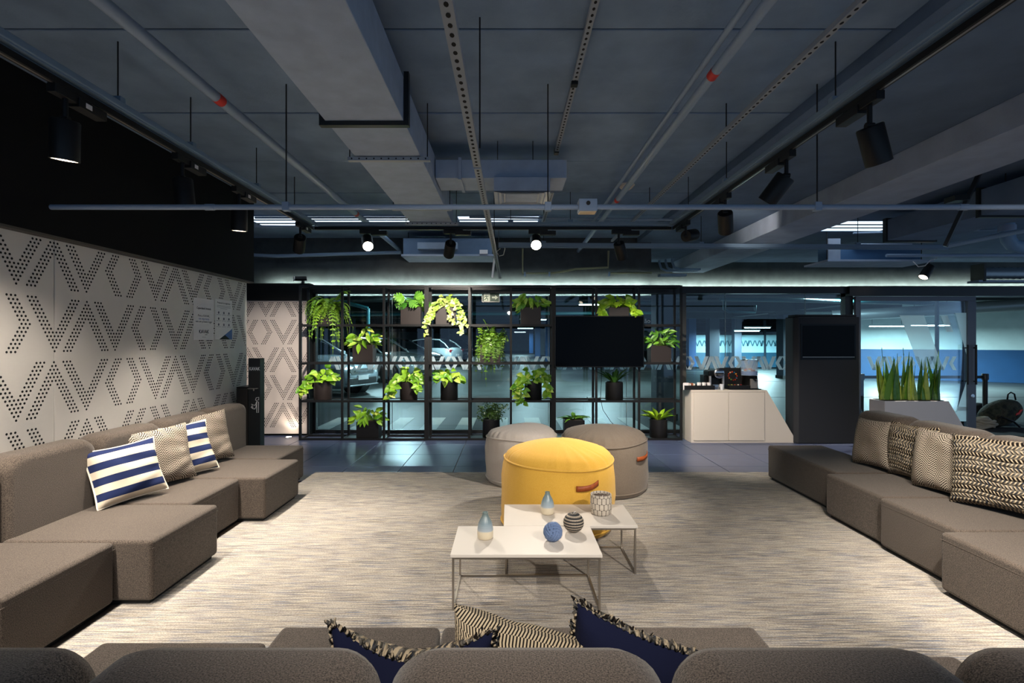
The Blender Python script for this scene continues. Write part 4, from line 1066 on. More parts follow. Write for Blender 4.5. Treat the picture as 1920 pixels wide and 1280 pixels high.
pipe('white_cable', 'tangle of pale wires hanging at the middle strut end', [P(935, 462, 7.5), P(940, 456, 7.5), P(947, 466, 7.5), P(944, 478, 7.5), P(936, 480, 7.5), P(931, 472, 7.5), P(938, 466, 7.5)], .006, 'wire', M_cord)
pipe('drop_pipe', 'short pale vertical pipe stub left of the middle strut end', [P(927, 484, 7.7), P(923, 520, 7.7)], .016, 'pipe', M_paper)
pipe('bulkhead_pipe', 'long pale pipe lying along the bulkhead above the left shelf', [P(476, 478, 8.15), P(520, 480, 8.15), P(640, 476, 8.15), P(752, 473, 8.15)], .028, 'pipe', M_pipe)
t = thing('bulkhead_conduit', 'stepped conduit mounted on the dark bulkhead above the television', 'conduit')
MB().tube([P(980, 466, 8.25), P(980, 512, 8.25), P(1035, 512, 8.25), P(1060, 508, 8.25), P(1080, 504, 8.25), P(1140, 501, 8.25), P(1141, 470, 8.25)], .018, 10).obj('conduit', mat('yellowed_conduit', '#8d8a6a', .5), t, smooth=.8)
MB().tube([P(1140, 512, 8.25), P(1222, 511, 8.25)], .016, 10).obj('conduit', mat('yellowed_conduit2', '#8d8a6a', .5), t, smooth=.8)
for x in (984, 1030, 1142): MB().box(P(x, 518, 8.25).x-.015, 8.23, P(x, 518, 8.25).z, P(x, 518, 8.25).x+.015, 8.27, P(x, 510, 8.25).z).obj('clip', M_pipe, t)
for n_, (ya, yb_) in enumerate((((478, 408), (768, 408)), ((478, 424), (760, 426)), ((880, 407), (1270, 412)), ((880, 421), (1270, 421)))):
    pipe('thin_conduit', ('thin dark conduit under the left skylight, upper of two', 'thin dark conduit under the left skylight, lower of two', 'thin dark conduit under the middle skylight, upper of two', 'thin dark conduit under the middle skylight, lower of two')[n_], [P(*ya, 6.7), P(*yb_, 6.7)], .014, 'conduit')
t = thing('security_camera', 'small dark security camera above the big fern', 'camera', P(566, 523, 7.95))
MB().tube([(-.09, -.06, 0), (.06, .03, .01)], .035, 12).obj('housing', M_black, t, smooth=.8)
MB().tube([(-.10, -.066, 0), (-.09, -.06, 0)], .038, 12).obj('lens_ring', M_paper, t, smooth=.8)
MB().box(-.01, 0, -.09, .03, .04, 0).obj('bracket', M_black, t)

# ================================================================== COUNTER, TOTEM, PLANTER
CY0, CY1 = 7.25, 7.60; CT = .755
t = thing('coffee_counter', 'cream coffee counter with two doors and a slanted right end', 'counter')
m = MB().prism([(2.60, CY0, .0), (4.125, CY0, 0), (3.685, CY0, CT), (2.60, CY0, CT)], (0, CY1-CY0, 0)); m.obj('body', M_counter, t, bevel=.003, fix=True)
for x0, x1 in ((2.635, 3.128), (3.136, 3.645)): MB().box(x0, CY0-.012, .035, x1, CY0-.001, CT-.035).obj('door', M_counter, t, bevel=.002)
MB().box(2.60, CY0-.002, CT-.030, 3.66, CY0-.0005, CT-.027).obj('shadow_gap', M_plinth, t)
CZ0 = CT+.001
t = thing('condiment_tray', 'black tray holding sachets and stirrers at the counter left end', 'tray', (2.76, 7.36, CZ0))
MB().box(-.24, -.09, 0, .19, .12, .008).obj('base', M_black, t)
for b in ((-.24,-.09,.008,.19,-.078,.062), (-.24,.108,.008,.19,.12,.062), (-.24,-.078,.008,-.228,.108,.062), (.178,-.078,.008,.19,.108,.062), (-.06,-.078,.008,-.05,.108,.055)): MB().box(*b).obj('rim', M_black, t)
for k in range(5): tag(bx('sugar_sachet', (2.545+.03*k, 7.33, CZ0+.012, 2.568+.03*k, 7.40, CZ0+.085+.006*(k % 2)), mat('sachet%d' % k, ('#d9d2c6', '#b08a5a', '#e0dcd4', '#8a4a2a', '#d9d2c6')[k], .6)), ('cream paper sachet at the very left of the black tray', 'tan paper sachet, second in the black tray', 'white paper sachet in the middle of the sachets', 'brown paper sachet, fourth in the black tray', 'cream paper sachet, last one toward the cups')[k], 'sachet', 'sugar sachets in the black tray')
for k in range(3): tag(MB().lathe([(.022, 0), (.032, .085), (.030, .085), (.021, .004)], 16).obj('paper_cup', M_paper, None, (2.76+.072*k, 7.37, CZ0+.012+.0), smooth=.8), ('small paper cup in the black tray, left of three', 'small paper cup in the black tray, middle of three', 'small paper cup in the black tray, right of three')[k], 'cup', 'cups in the black tray')
tag(MB().lathe([(.020, 0), (.029, .082), (.027, .082), (.019, .004)], 18).obj('plastic_cup', mat('clear_white_cup', '#cfd2d3', .3), None, (3.055, 7.285, CZ0), smooth=.8), 'single white plastic cup before the coffee machine', 'cup')
t = thing('coffee_machine', 'silver and black capsule coffee machine on the cream counter', 'machine', (2.99, 7.43, CZ0))
M_sil = mat('silver_plastic', '#a9a7a4', .3, metal=.7)
MB().box(-.14, -.02, 0, .12, .15, .20).obj('water_tank', M_bezel, t, bevel=.01)
MB().box(-.10, -.09, .19, .11, .13, .27).obj('brew_head', M_bezel, t, bevel=.015)
MB().lathe([(.068, 0), (.075, .01), (.075, .03), (.06, .04)], 28).obj('lever_disc', M_chrome, t, (.04, -.09, .235), smooth=.7).rotation_euler = (PI/2, 0, 0)
MB().box(-.02, -.135, .225, .10, -.128, .245).obj('disc_slot', M_black, t)
for x in (-.075, .115): MB().box(x-.014, -.085, 0, x+.014, -.055, .21).obj('pillar', M_sil, t, bevel=.005)
MB().box(-.06, -.11, 0, .10, -.02, .022).obj('drip_tray', M_chrome, t, bevel=.003); MB().box(-.05, -.12, .03, .09, -.05, .075).obj('cup_stand', M_chrome, t, bevel=.003)
t = thing('capsule_box', 'open black capsule display box with a ring of coloured capsules in its lid', 'box', (3.33, 7.37, CZ0))
MB().box(-.16, -.08, 0, .18, .14, .06).obj('tray', M_black, t, bevel=.003)
lid = MB().box(-.16, 0, 0, .16, .012, .25).obj('lid', M_black, t, (-.03, .13, .06)); lid.rotation_euler = (-.28, 0, 0)
cols = ['#c43a1c', '#d98a2a', '#2f78a8', '#c4472a', '#d8b08a', '#b03018', '#a83a2a', '#c4572a', '#6d9a4a', '#8a2418', '#c43a1c', '#556a8a']
for k, cc in enumerate(cols):
    a = 2*PI*k/12; MB().lathe([(.012, 0), (.009, .010)], 10).obj('capsule', mat('capsule%d' % k, cc, .3, metal=.4), lid, (.02+.062*math.cos(a), -.001, .125+.062*math.sin(a))).rotation_euler = (PI/2, 0, 0)
for k in range(7): MB().lathe([(.012, 0), (.012, .008)], 8).obj('capsule', mat('lowcapsule%d' % k, ('#7a8a3a', '#b8b04a', '#c04a2a', '#d8d0c0', '#b03028', '#8a8a3a', '#c8a040')[k], .3), t, (-.13+.045*k, .02, .0605))
t = thing('drink_dispenser', 'clear drink dispenser with infused water on a dark base', 'dispenser', (3.515, 7.42, CZ0))
MB().box(-.115, -.12, 0, .115, .12, .012).obj('foot', M_black, t, bevel=.003)
MB().lathe([(.118, .012), (.108, .19), (.112, .20)], 32, cap0=False).obj('base', M_bezel, t, smooth=.7)
MB().lathe([(.112, .20), (.118, .42), (.115, .42), (.109, .203)], 32, cap0=False, cap1=False).obj('tank', frosted('clear_acrylic', '#dfe6f2', .25), t, smooth=.7)
MB().lathe([(.106, .204), (.108, .262)], 32).obj('water', mat('tinted_water', '#7ea4d4', .1, trans=.6), t, smooth=.7)
for k in range(10):
    a = k*2.4; MB().lathe([(.020, 0), (.022, .006), (.018, .012)], 10).obj('fruit_slice', mat('fruit%d' % k, ('#c4472a', '#d9a05a', '#b5702c')[k % 3], .4), t, (.06*math.cos(a), .06*math.sin(a), .262+.008*(k % 4)))
MB().lathe([(.125, .42), (.125, .428), (.03, .432)], 32).obj('lid', M_chrome, t, smooth=.7)
MB().box(-.045, -.150, .02, .055, -.108, .155).obj('tap_plate', mat('grey_clear', '#6a6764', .3), t, bevel=.006); MB().tube([(.0, -.15, .15), (.0, -.19, .14)], .014, 10).obj('tap', M_black, t)
tag(bx('card', (2.505, 7.30, CZ0, 2.585, 7.306, CZ0+.10), M_paper), 'small white card standing at the left end of the counter', 'card')
t = thing('screen_totem', 'tall charcoal totem with an inset black screen', 'totem')
T0 = 7.2
M_t = MB().prism([(4.06, T0+.05, 0), (4.11, T0, 0), (4.98, T0, 0), (4.98, T0+.26, 0), (4.06, T0+.26, 0)], (0, 0, 1.80)); M_t.obj('body', M_totem, t, bevel=.012, fix=True)
MB().box(4.09, T0+.03, 1.80, 4.96, T0+.25, 1.835).obj('cap', M_totem, t, bevel=.012)
MB().box(4.14, T0-.006, 1.19, 4.925, T0+.0, 1.70).obj('bezel', M_bezel, t)
MB().box(4.165, T0-.010, 1.235, 4.90, T0-.006, 1.675).obj('screen', M_screen, t); MB().box(4.165, T0-.011, 1.225, 4.90, T0-.006, 1.233).obj('screen_trim', M_steel, t)
t = thing('trough_planter', 'white trapezoid planter with tall snake plants behind the right sofa', 'planter', (0, 6.8, 0))
PLx = 5.04
MB().prism([(PLx, 0, 0), (6.28, 0, 0), (5.90, 0, .65), (PLx, 0, .65)], (0, .30, 0)).obj('trough', M_planter, t, bevel=.006, fix=True)
MB().box(PLx+.03, .03, .64, 5.86, .27, .656).obj('soil', M_soil, t)
rr = random.Random(5)
def snake(h, w, m_):
    rows = []
    for i in range(9):
        s = i/8; k = w*(.55+.45*math.sin(PI*min(1, s*1.05+.15)))*(1-s**5)**.8/2; tw = .5*s
        rows.append([(-k*math.cos(tw), -k*math.sin(tw)+.25*k, s*h), (0, .03*math.sin(2.4*s)*h*.5, s*h), (k*math.cos(tw), k*math.sin(tw)+.25*k, s*h)])
    return MB().grid(rows).mesh('leaf', m_, smooth=3)
sm = [snake(.54, .080, L_snake), snake(.44, .075, L_snake), snake(.66, .085, L_snake), snake(.52, .07, L_snakey), snake(.38, .07, L_snakey)]
for k in range(60):
    o = link('leaf', sm[rr.randrange(5)], t, (PLx+.05+.78*(k+.5)/60+rr.uniform(-.02,.02), rr.uniform(.06, .23), .65))
    o.rotation_euler = (rr.uniform(-.10,.10), rr.uniform(-.17,.17), rr.uniform(-.55,.55)); s_ = rr.uniform(.62, 1.12); o.scale = (s_, s_, s_)

# ================================================================== WRITING
def text(body, parent, size, m_, loc, rot, name='lettering', align='CENTER', bold=0, sx=1.0):
    cu = bpy.data.curves.new('text', 'FONT'); cu.body = body; cu.size = size; cu.align_x = align; cu.offset = bold; cu.resolution_u = 2
    ob = bpy.data.objects.new('text', cu); COL.objects.link(ob); bpy.context.view_layer.update()
    me = bpy.data.meshes.new_from_object(ob.evaluated_get(bpy.context.evaluated_depsgraph_get())); bpy.data.objects.remove(ob); bpy.data.curves.remove(cu)
    me.materials.clear(); me.materials.append(m_)
    o = link(name, me, parent, loc); o.rotation_euler = rot; o.scale = (sx, 1, 1); return o
WR = (PI/2, 0, PI/2)       # lettering on the left wall, read from the room
def wy(px): return WX*-1*F/(955-px)
def poster(label, px0, px1, pt, pb):
    y0, y1 = wy(px0), wy(px1); z1 = H+(640-pt)*y0/F; z0 = H+(640-pb)*y0/F
    t = thing('wall_poster', label, 'poster', (WX+.004, (y0+y1)/2, (z0+z1)/2), 0, 'paper notices on the perforated wall')
    w, h = y1-y0, z1-z0
    MB().box(-.002, -w/2, -h/2, 0, w/2, h/2).obj('sheet', M_paper, t); return t, w, h
t, w, h = poster('left white paper notice with a few centered lines on the perforated wall', 362, 400, 557, 637)
def L(s, y, z, k, m_=M_ink, b=0): text(s, t, k, m_, (.001, y, z), WR, bold=b)
L('Capacidade limitada', 0, h*.24, .030, M_ink, .0004); L('Para a KAVAK,', 0, h*.06, .032); L('sua segurança', 0, -h*.01, .032, M_blue_ink); L('vem em primeiro lugar', 0, -h*.08, .030)
L('KAVAK', 0, -h*.34, .052, M_ink, .001); L('.com', w*.10, -h*.385, .024, M_ink); L('kavak.com', 0, -h*.44, .014, M_grey_ink)
t, w, h = poster('right white paper notice with small icons and a blue and black corner', 402.5, 434.5, 560, 636)
L('Protocolo de segurança', 0, h*.40, .026, M_ink, .0004)
for k in range(3): MB().box(.0005, -w*(.40 if k < 2 else .2), h*(.345-.035*k), .001, w*(.40 if k < 2 else .2), h*(.352-.035*k)).obj('text_line', M_grey_ink, t)
for r_ in range(3):
    for c_i in range(3):
        y, z = -w*.3+w*.3*c_i, h*(.17-.15*r_)
        MB().lathe([(.014, 0), (.014, .0006)], 8).obj('icon', M_grey_ink, t, (.0005, y, z)).rotation_euler = (0, PI/2, 0)
        MB().box(.0005, y-w*.12, z-h*.055, .001, y+w*.12, z-h*.048).obj('text_line', M_grey_ink, t)
MB().prism([(.0006, -w*.27, -h*.5), (.0006, w*.5, -h*.5), (.0006, w*.5, -h*.22), (.0006, w*.12, -h*.36)], (.0004, 0, 0)).obj('corner_print', M_blue_ink, t, fix=True)
MB().prism([(.0011, -w*.27, -h*.5), (.0011, w*.36, -h*.5), (.0011, w*.06, -h*.385)], (.0004, 0, 0)).obj('corner_print', M_ink, t, fix=True)
L('KAVAK', w*.04, -h*.485, .026, M_whiteink); t.children[-1].location.x = .002
SPD = 5.62
t = thing('sanitizer_post', 'slim black sanitizer post with white hand icon behind the left sofa', 'post', (-2.835, SPD+.06, 0), .0)
MB().box(-.066, -.05, 0, .066, .05, 1.262).obj('column', mat('post_black', '#10161a', .45), t, bevel=.003)
text('KAVAK', t, .050, M_whiteink, (.004, -.0515, 1.13), (PI/2, 0, 0), bold=.0016, sx=.72)
MB().box(-.05, -.10, .925, .048, -.05, .935).obj('spout', M_steel, t, bevel=.003); MB().tube([(.01, -.08, .925), (.01, -.08, .905)], .007, 8).obj('nozzle', M_steel, t)
ic = MB()
for pts in ([(.028,.78),(.048,.78),(.048,.66),(.028,.66),(.028,.78)], [(.035,.80),(.05,.80),(.052,.83),(.022,.825),(.016,.80),(.035,.785)], [(-.03,.755),(-.012,.745),(.008,.74),(.02,.76),(.026,.78)], [(-.034,.72),(-.015,.705),(.006,.70),(.02,.72),(.024,.75)], [(-.02,.74),(-.028,.725),(-.01,.72)]):
    ic.tube([(x, -.0515, z) for x, z in pts], .0032, 6)
struct(ic.obj('hand_icon', M_whiteink, t, smooth=3), 'stuff')
t = thing('waste_bin', 'dark box bin standing beside the slim sanitizer post', 'bin', (-2.985, SPD+.12, 0))
MB().box(-.055, -.10, 0, .07, .20, .93).obj('body', mat('brown_black_bin', '#1c1815', .6), t, bevel=.004); MB().box(-.055, -.10, .931, .07, .20, .945).obj('lid', M_black, t, bevel=.003)
t = thing('exit_sign', 'green exit sign with a running figure and arrow behind the shelf', 'sign', (X(920, 7.95), 7.95, H+(640-557.5)*7.95/F))
MB().box(-.138, 0, -.072, .138, .012, .072).obj('board', M_paper, t); MB().box(-.132, -.002, -.066, .132, -.0005, .066).obj('face', M_sign, t)
MB().box(-.125, -.004, -.060, -.01, -.0025, .060).obj('pale_field', mat('pale_field', '#c5cbb8', .6), t)
f = MB()
for pts in ([(-.068,.025),(-.064,-.006)], [(-.064,-.006),(-.045,-.022),(-.050,-.048)], [(-.064,-.006),(-.082,-.028),(-.104,-.034)], [(-.068,.022),(-.046,.012),(-.034,.020)], [(-.068,.022),(-.090,.014),(-.096,-.004)]):
    f.tube([(x, -.005, z) for x, z in pts], .0055, 6)
f.lathe([(.009, 0), (.009, .001)], 10, (-.064, -.005, .042)); struct(f.obj('running_figure', M_sign, t), 'stuff')
MB().box(-.125, -.0045, -.06, -.108, -.004, .06).obj('door_mark', M_sign, t)
MB().prism([(x, -.0045, z) for x, z in ((.02,.014),(.07,.014),(.07,.036),(.118,0),(.07,-.036),(.07,-.014),(.02,-.014))], (0, .0015, 0)).obj('arrow', mat('pale_arrow', '#c5cbb8', .6), t, fix=True)
for x in (-.1, .1): MB().tube([(x, .006, .072), (x, .006, .12)], .003, 5).obj('hanger', M_black, t)
text('ão', wb, .10, M_frost_refl, (X(1214, GY-.01), GY-.008, H+(640-605)*8/F), (PI/2, 0, 0), 'frosted_letter')

# small uplight in the floor
t = thing('floor_uplight', 'small round uplight set in the floor before the recessed wall', 'lamp', (X(538, 7.6), 7.66, .002))
MB().lathe([(.05, 0), (.05, .004), (.04, .006)], 20).obj('ring', M_steel, t, smooth=.7); MB().lathe([(.038, .0065), (.001, .0065)], 16, cap0=False).obj('lens', M_starlens, t)
spot((0, 0, .012), (0, .10, 1), 9, 120, .6, (1, .85, .7), .03, t)

# ================================================================== CAR PARK
M_tire = mat('tyre_rubber', '#101112', .8); M_rim = mat('alloy_rim', '#9a9ea2', .3, metal=.8)
M_carglass = mat('car_glass', '#0b1013', .06, spec=.6); M_lamp = mat('headlamp_glass', '#c9d2d6', .08, spec=.7); M_tail = mat('tail_lamp', '#8e1014', .2)
M_trimb = mat('black_car_trim', '#0b0c0d', .45)
BODY = [(2.27,.36,.60,.55),(2.2,.27,.72,.72),(2.0,.22,.84,.84),(1.6,.2,.95,.89),(1.2,.2,1.0,.905),(.85,.2,1.05,.91),(0,.2,1.07,.915),(-1.2,.2,1.09,.915),(-1.8,.22,1.09,.89),(-2.1,.27,1.06,.85),(-2.22,.34,.98,.76),(-2.26,.45,.85,.66)]
CABIN = [(1.0,1.06),(.62,1.30),(.22,1.53),(-.3,1.60),(-.9,1.60),(-1.45,1.56),(-1.8,1.36),(-2.1,1.08)]
def car(label, fx_, fy, ang, paint, scale=1.0):
    c, s = math.cos(ang), math.sin(ang)
    t = thing('parked_car', label, 'car', (fx_-2.27*c, fy-2.27*s, 0), ang, 'parked cars beyond the glass')
    pm = mat('car_paint', paint, .22, metal=.35, coat=.6)
    rows = []
    for x, zl, zt, hw in BODY:
        rows.append([(x, sy*hw*k, z) for sy, k, z in ((-1,.55,zl),(-1,.93,zl+.03),(-1,1,zl+.22*(zt-zl)+.03),(-1,1.0,zl+.62*(zt-zl)),(-1,.955,zt-.03),(-1,.80,zt+.02),(-1,.35,zt+.05),(1,.35,zt+.05),(1,.80,zt+.02),(1,.955,zt-.03),(1,1.0,zl+.62*(zt-zl)),(1,1,zl+.22*(zt-zl)+.03),(1,.93,zl+.03),(1,.55,zl))])
    b = MB(); n = len(rows[0]); vs = [p for r in rows for p in r]
    b.add(vs, [(i*n+k, i*n+(k+1) % n, (i+1)*n+(k+1) % n, (i+1)*n+k) for i in range(len(rows)-1) for k in range(n)]+[tuple(range(n)), tuple((len(rows)-1)*n+k for k in range(n-1, -1, -1))])
    b.obj('body', pm, t, smooth=1.0, fix=True)
    rows = []
    for x, zt in CABIN:
        hb = .83; ht = hb-(zt-1.0)*.36
        rows.append([(x, -hb, 1.0), (x, -ht, zt-.04), (x, -ht*.82, zt), (x, ht*.82, zt), (x, ht, zt-.04), (x, hb, 1.0)])
    g = MB().grid(rows); g.obj('windows', M_carglass, t, smooth=.5, fix=True)
    r = MB().grid([[(x, y*1.01, z+.012) for x, y, z in (q[1:5])] for q in rows[2:6]]); r.obj('roof', pm, t, smooth=.8, fix=True)
    for sy in (-1, 1):
        k = 1 if sy < 0 else 4
        p = [Vector(q[k])+Vector((0, sy*.012, .012)) for q in rows]
        m = MB().tube(p, .035, 6); m.obj('roof_pillar', pm, t, smooth=2)
        MB().bar((-.28, sy*.835, 1.03), (-.24, sy*.63, 1.56), .05, .02).obj('door_pillar', M_trimb, t)
        mi = MB().box(.62, min(sy*.90, sy*1.05), 1.05, .76, max(sy*.90, sy*1.05), 1.18).obj('side_mirror', pm, t, bevel=.025)
        MB().prism([(2.16, sy*.42, .70), (2.16, sy*.66, .74), (1.86, sy*.84, .86), (1.92, sy*.80, .72), (2.12, sy*.60, .63)], (.02, sy*.02, .0)).obj('headlamp', M_lamp, t, fix=True)
        MB().box(2.12, sy*.62-.09, .34, 2.20, sy*.62+.09, .48).obj('fog_recess', M_trimb, t, bevel=.02)
        MB().box(-2.235, min(sy*.45, sy*.80), .84, -2.10, max(sy*.45, sy*.80), .99).obj('tail_lamp', M_tail, t, bevel=.02)
        for x in (1.38, -1.35):
            MB().tube([(x, sy*.925, .34), (x, sy*.60, .34)], .40, 28).obj('wheel_arch', M_trimb, t, smooth=.8)
            w = MB().lathe([(.20, -.11), (.31, -.11), (.335, -.08), (.335, .08), (.31, .11), (.20, .11)], 28).obj('tyre', M_tire, t, (x, sy*.845, .335), smooth=.7); w.rotation_euler = (PI/2, 0, 0)
            q = MB().lathe([(.215, 0), (.215, .01), (.19, .004)], 24)
            for e in range(10):
                a = 2*PI*e/10; q.bar((.04*math.cos(a), .04*math.sin(a), .012), (.2*math.cos(a+.05), .2*math.sin(a+.05), .012), .035, .012)
            q.obj('rim', M_rim, w, (0, 0, .112 if sy < 0 else -.124), smooth=.7)
    MB().prism([(2.27, -.42, .60), (2.27, .42, .60), (2.23, .52, .73), (2.23, -.52, .73)], (.015, 0, 0)).obj('upper_grille', M_trimb, t, fix=True)
    MB().box(2.24, -.55, .33, 2.295, .55, .50).obj('lower_grille', M_trimb, t, bevel=.02)
    MB().box(2.25, -.60, .285, 2.315, .60, .315).obj('bumper_lip', M_rim, t, bevel=.008); MB().box(2.27, -.30, .665, 2.30, .30, .68).obj('grille_bar', M_rim, t)
    MB().box(2.297, -.20, .44, 2.305, .20, .56).obj('number_plate', M_paper, t); MB().box(-2.275, -.20, .62, -2.262, .20, .74).obj('number_plate', M_paper, t)
    MB().box(-2.28, -.6, .40, -2.16, .6, .56).obj('rear_bumper', M_trimb, t, bevel=.03)
    return t
c_f = P(684, 0, 13.7); car('silver car with its front nearest the glass behind the left shelf', c_f.x, 13.5, math.radians(-24), '#8e979d')
c_f = P(800, 0, 18.6); car('grey car parked second, nose beyond the silver car', c_f.x, 18.2, math.radians(-24), '#777f80')
c_f = P(822, 0, 23.5); car('dark car parked third behind the ivy', c_f.x, 23.5, math.radians(-24), '#3d444b')
ang = math.radians(160); cx, cy = X(857, 29), 29.0
car('white car showing its rear and tail lamp beyond the ivy', cx+4.5*math.cos(ang), cy+4.5*math.sin(ang), ang, '#c9d2d6')
cx, cy = X(878, 33), 33.0
car('dark car showing its rear past the white one', cx+4.5*math.cos(ang), cy+4.5*math.sin(ang), ang, '#23272b')
def column(label, px, D, w, m_, cat='column', h=2.95, cap=False):
    t = thing('column', label, cat, (X(px, D), D, 0), 0, 'car park columns')
    h = min(h, 2.36) if D < 10.4 else h
    MB().box(-w/2, -w/2, 0, w/2, w/2, h).obj('shaft', m_, t, bevel=.02)
    MB().box(-w/2-.02, -w/2-.02, 0, w/2+.02, w/2+.02, .12).obj('base_band', M_trimb, t)
    if cap: MB().prism([(-w*1.0, -w/2-.01, h-.45), (w*1.0, -w/2-.01, h-.45), (w*1.6, -w/2-.01, h-.02), (-w*1.6, -w/2-.01, h-.02)], (0, w+.02, 0)).obj('bracket_head', M_parkceil, t, fix=True)
    return t
column('wide dark column just behind the glass right of the television', 1244, 9.5, .37, M_navycol)
column('dark navy column with flared head in the car park left of the totem', 1474, 20, .52, M_navycol, cap=True)
column('far bright blue column right of the exit sign', 1029, 30, .42, M_bluecol)
column('far blue column, second right of the exit sign', 1008, 44, .46, M_bluecol)
column('farthest thin blue column right of the exit sign', 996, 58, .46, M_bluecol)
column('blue column beyond the counter, left one', 1296, 27, .40, M_bluecol)
column('dark column beyond the counter, second from left', 1336, 25.5, .52, M_navycol)
column('dark column beyond the coffee machine', 1381, 26.5, .38, M_navycol)
column('dark blue column far behind the ivy', 835, 40, .6, M_navycol)
column('dark blue column far left behind the parked cars', 655, 26, .5, M_navycol)
column('pale column between the far blue columns', 1016, 50, .5, M_parkwall)
# far glazed room with a frosted band
t = thing('glazed_partition', 'far glazed partition with a frosted band of small chevrons', 'partition', (0, 27.5, 0))
x0, x1 = X(1276, 27.5), X(1486, 27.5)
for k in range(4):
    a, c = x0+(x1-x0)*k/4, x0+(x1-x0)*(k+1)/4
    MB().box(a+.02, -.02, .85, c-.02, .02, 1.80).obj('frosted_panel', mat('far_frosted', '#a3cdd8', .6), t); MB().box(a+.02, -.02, .05, c-.02, .02, .85).obj('lower_panel', mat('far_lower', '#24526b', .6), t)
    MB().box(a-.05, -.06, 0, a+.05, .06, 2.6).obj('post', M_navycol, t)
chv = MB()
for q in range(22):
    xx = x0+.3+q*(x1-x0-.6)/22; k = [(0,.30,.11,0),(.11,0,.22,.30),(.30,0,.41,.30)]
    for a, z0_, c, z1_ in k[:2 if q % 3 else 3]: chv.bar((xx+a, -.03, 1.2+z0_), (xx+c, -.03, 1.2+z1_), .05, .01, (0,1,0))
struct(chv.obj('chevron_print', mat('chevron_blue', '#3d6f80', .6), t), 'stuff')
# lamps
def tube_lamp(label, x, y, z, L_=1.25, w=110, along='x', two=False, lit=True):
    t = thing('tube_lamp', label, 'lamp', (x, y, z), 0 if along == 'x' else PI/2, 'car park tube lamps')
    MB().box(-L_/2, -.06 if two else -.04, .0, L_/2, .06 if two else .04, .05).obj('housing', M_parkwall, t)
    for dy in ((-.04, .04) if two else (0,)): MB().tube([(-L_/2+.04, dy, -.02), (L_/2-.04, dy, -.02)], .016, 8).obj('tube', M_tube, t)
    for xx in (-L_*.4, L_*.4): MB().tube([(xx, 0, .05), (xx, 0, max(.06, 2.95-z))], .006, 5).obj('hanger', M_black, t)
    if lit: area((0, 0, -.05), L_, .12, w, COOL, t)
    return t
LS = [('tube lamp over the first parked cars seen above the square pot', X(752, 14), 14.4, 2.74, 'y', 1, 290), ('twin tube lamp right of the exit sign', X(981, 14.5), 14.9, 2.74, 'y', 1, 120),
      ('warm looking tube lamp above the coffee counter in the car park', X(1355, 14), 14.4, 2.74, 'x', 0, 150), ('far tube lamp left of the navy flared column', X(1420, 24), 24, 2.12, 'x', 0, 420),
      ('farther small tube lamp left of the navy flared column', X(1404, 25), 25.2, 1.98, 'x', 0, 350), ('left tube lamp on the white and blue wall behind the snake plants', X(1655, 18.0), 17.8, 2.0, 'x', 0, 380),
      ('right tube lamp on the white and blue wall behind the door', X(1735, 16.4), 16.2, 1.98, 'x', 0, 460), ('tube lamp deep over the middle lane', X(1000, 24), 24, 2.5, 'x', 1, 160),
      ('tube lamp over the parked cars at left', X(700, 21), 21, 2.55, 'x', 1, 160), ('tube lamp beyond the ivy over the white car', X(845, 28), 27.5, 2.5, 'x', 1, 140), ('tube lamp far along the middle lane', X(985, 40), 40, 2.5, 'x', 1, 160),
      ('tube lamp high behind the television', X(1120, 17), 17, 2.7, 'x', 1, 260), ('tube lamp high beyond the totem', X(1560, 13), 13, 2.72, 'x', 0, 260), ('tube lamp far along the lane, last visible one', X(975, 56), 56, 2.5, 'x', 1, 160)]
for lb, x, y, z, al, tw, w in LS: tube_lamp(lb, x, y, z, 1.3, w*1.5, al, bool(tw))
for n_, (ya, yb_, r_) in enumerate((((640, 565, 14), (690, 578, 14), .05), ((690, 578, 14), (690, 640, 14), .05), ((560, 590, 19), (1260, 586, 19), .06), ((900, 568, 12.5), (1260, 566, 12.5), .04), ((1350, 560, 12), (1900, 572, 15), .05))):
    pipe('teal_pipe', ('teal pipe under the car park ceiling above the silver car', 'teal pipe dropping beside the first shelf column in the car park', 'long teal pipe far behind the shelves', 'thin teal pipe close behind the top shelf row', 'long teal pipe slanting above the totem in the car park')[n_], [P(*ya), P(*yb_)], r_, m_=M_teal)
pipe('sprinkler_pipe', 'teal bent pipe hanging beyond the counter', [P(1358, 548, 13), P(1358, 580, 13), P(1366, 584, 13), P(1416, 585, 13), P(1416, 572, 13)], .04, m_=M_teal)
pipe('silver_duct', 'large silver duct beyond the sliding door under the ceiling', [P(1560, 592, 15), P(1720, 584, 14), P(1990, 566, 12.5)], .16, 'duct', M_duct_alu)
# things outside the door
def stanchion(label, px, D):
    t = thing('queue_post', label, 'post', (X(px, D), D, 0), 0, 'black queue barrier posts')
    MB().lathe([(.17, 0), (.17, .02), (.05, .045)], 24).obj('base', M_black, t, smooth=.7); MB().lathe([(.036, .04), (.036, .78)], 18).obj('post', M_black, t, smooth=.7); MB().lathe([(.048, .78), (.05, .80), (.05, .875), (.045, .885)], 18).obj('belt_head', M_trimb, t, smooth=.7); return t
stanchion('black queue barrier post beyond the open doorway at right', 1847, 8.9); stanchion('black queue barrier post half hidden by the charcoal totem', 1615, 8.9)
tag(bx('queue_belt', (X(1615, 8.9)+.052, 8.898, .80, X(1847, 8.9)-.052, 8.902, .85), M_black), 'black belt stretched between the two queue barrier posts', 'belt')
t = thing('backpack', 'camouflage backpack with red patch lying on the ground outside the door', 'backpack', (X(1880, 8.6), 8.6, 0))
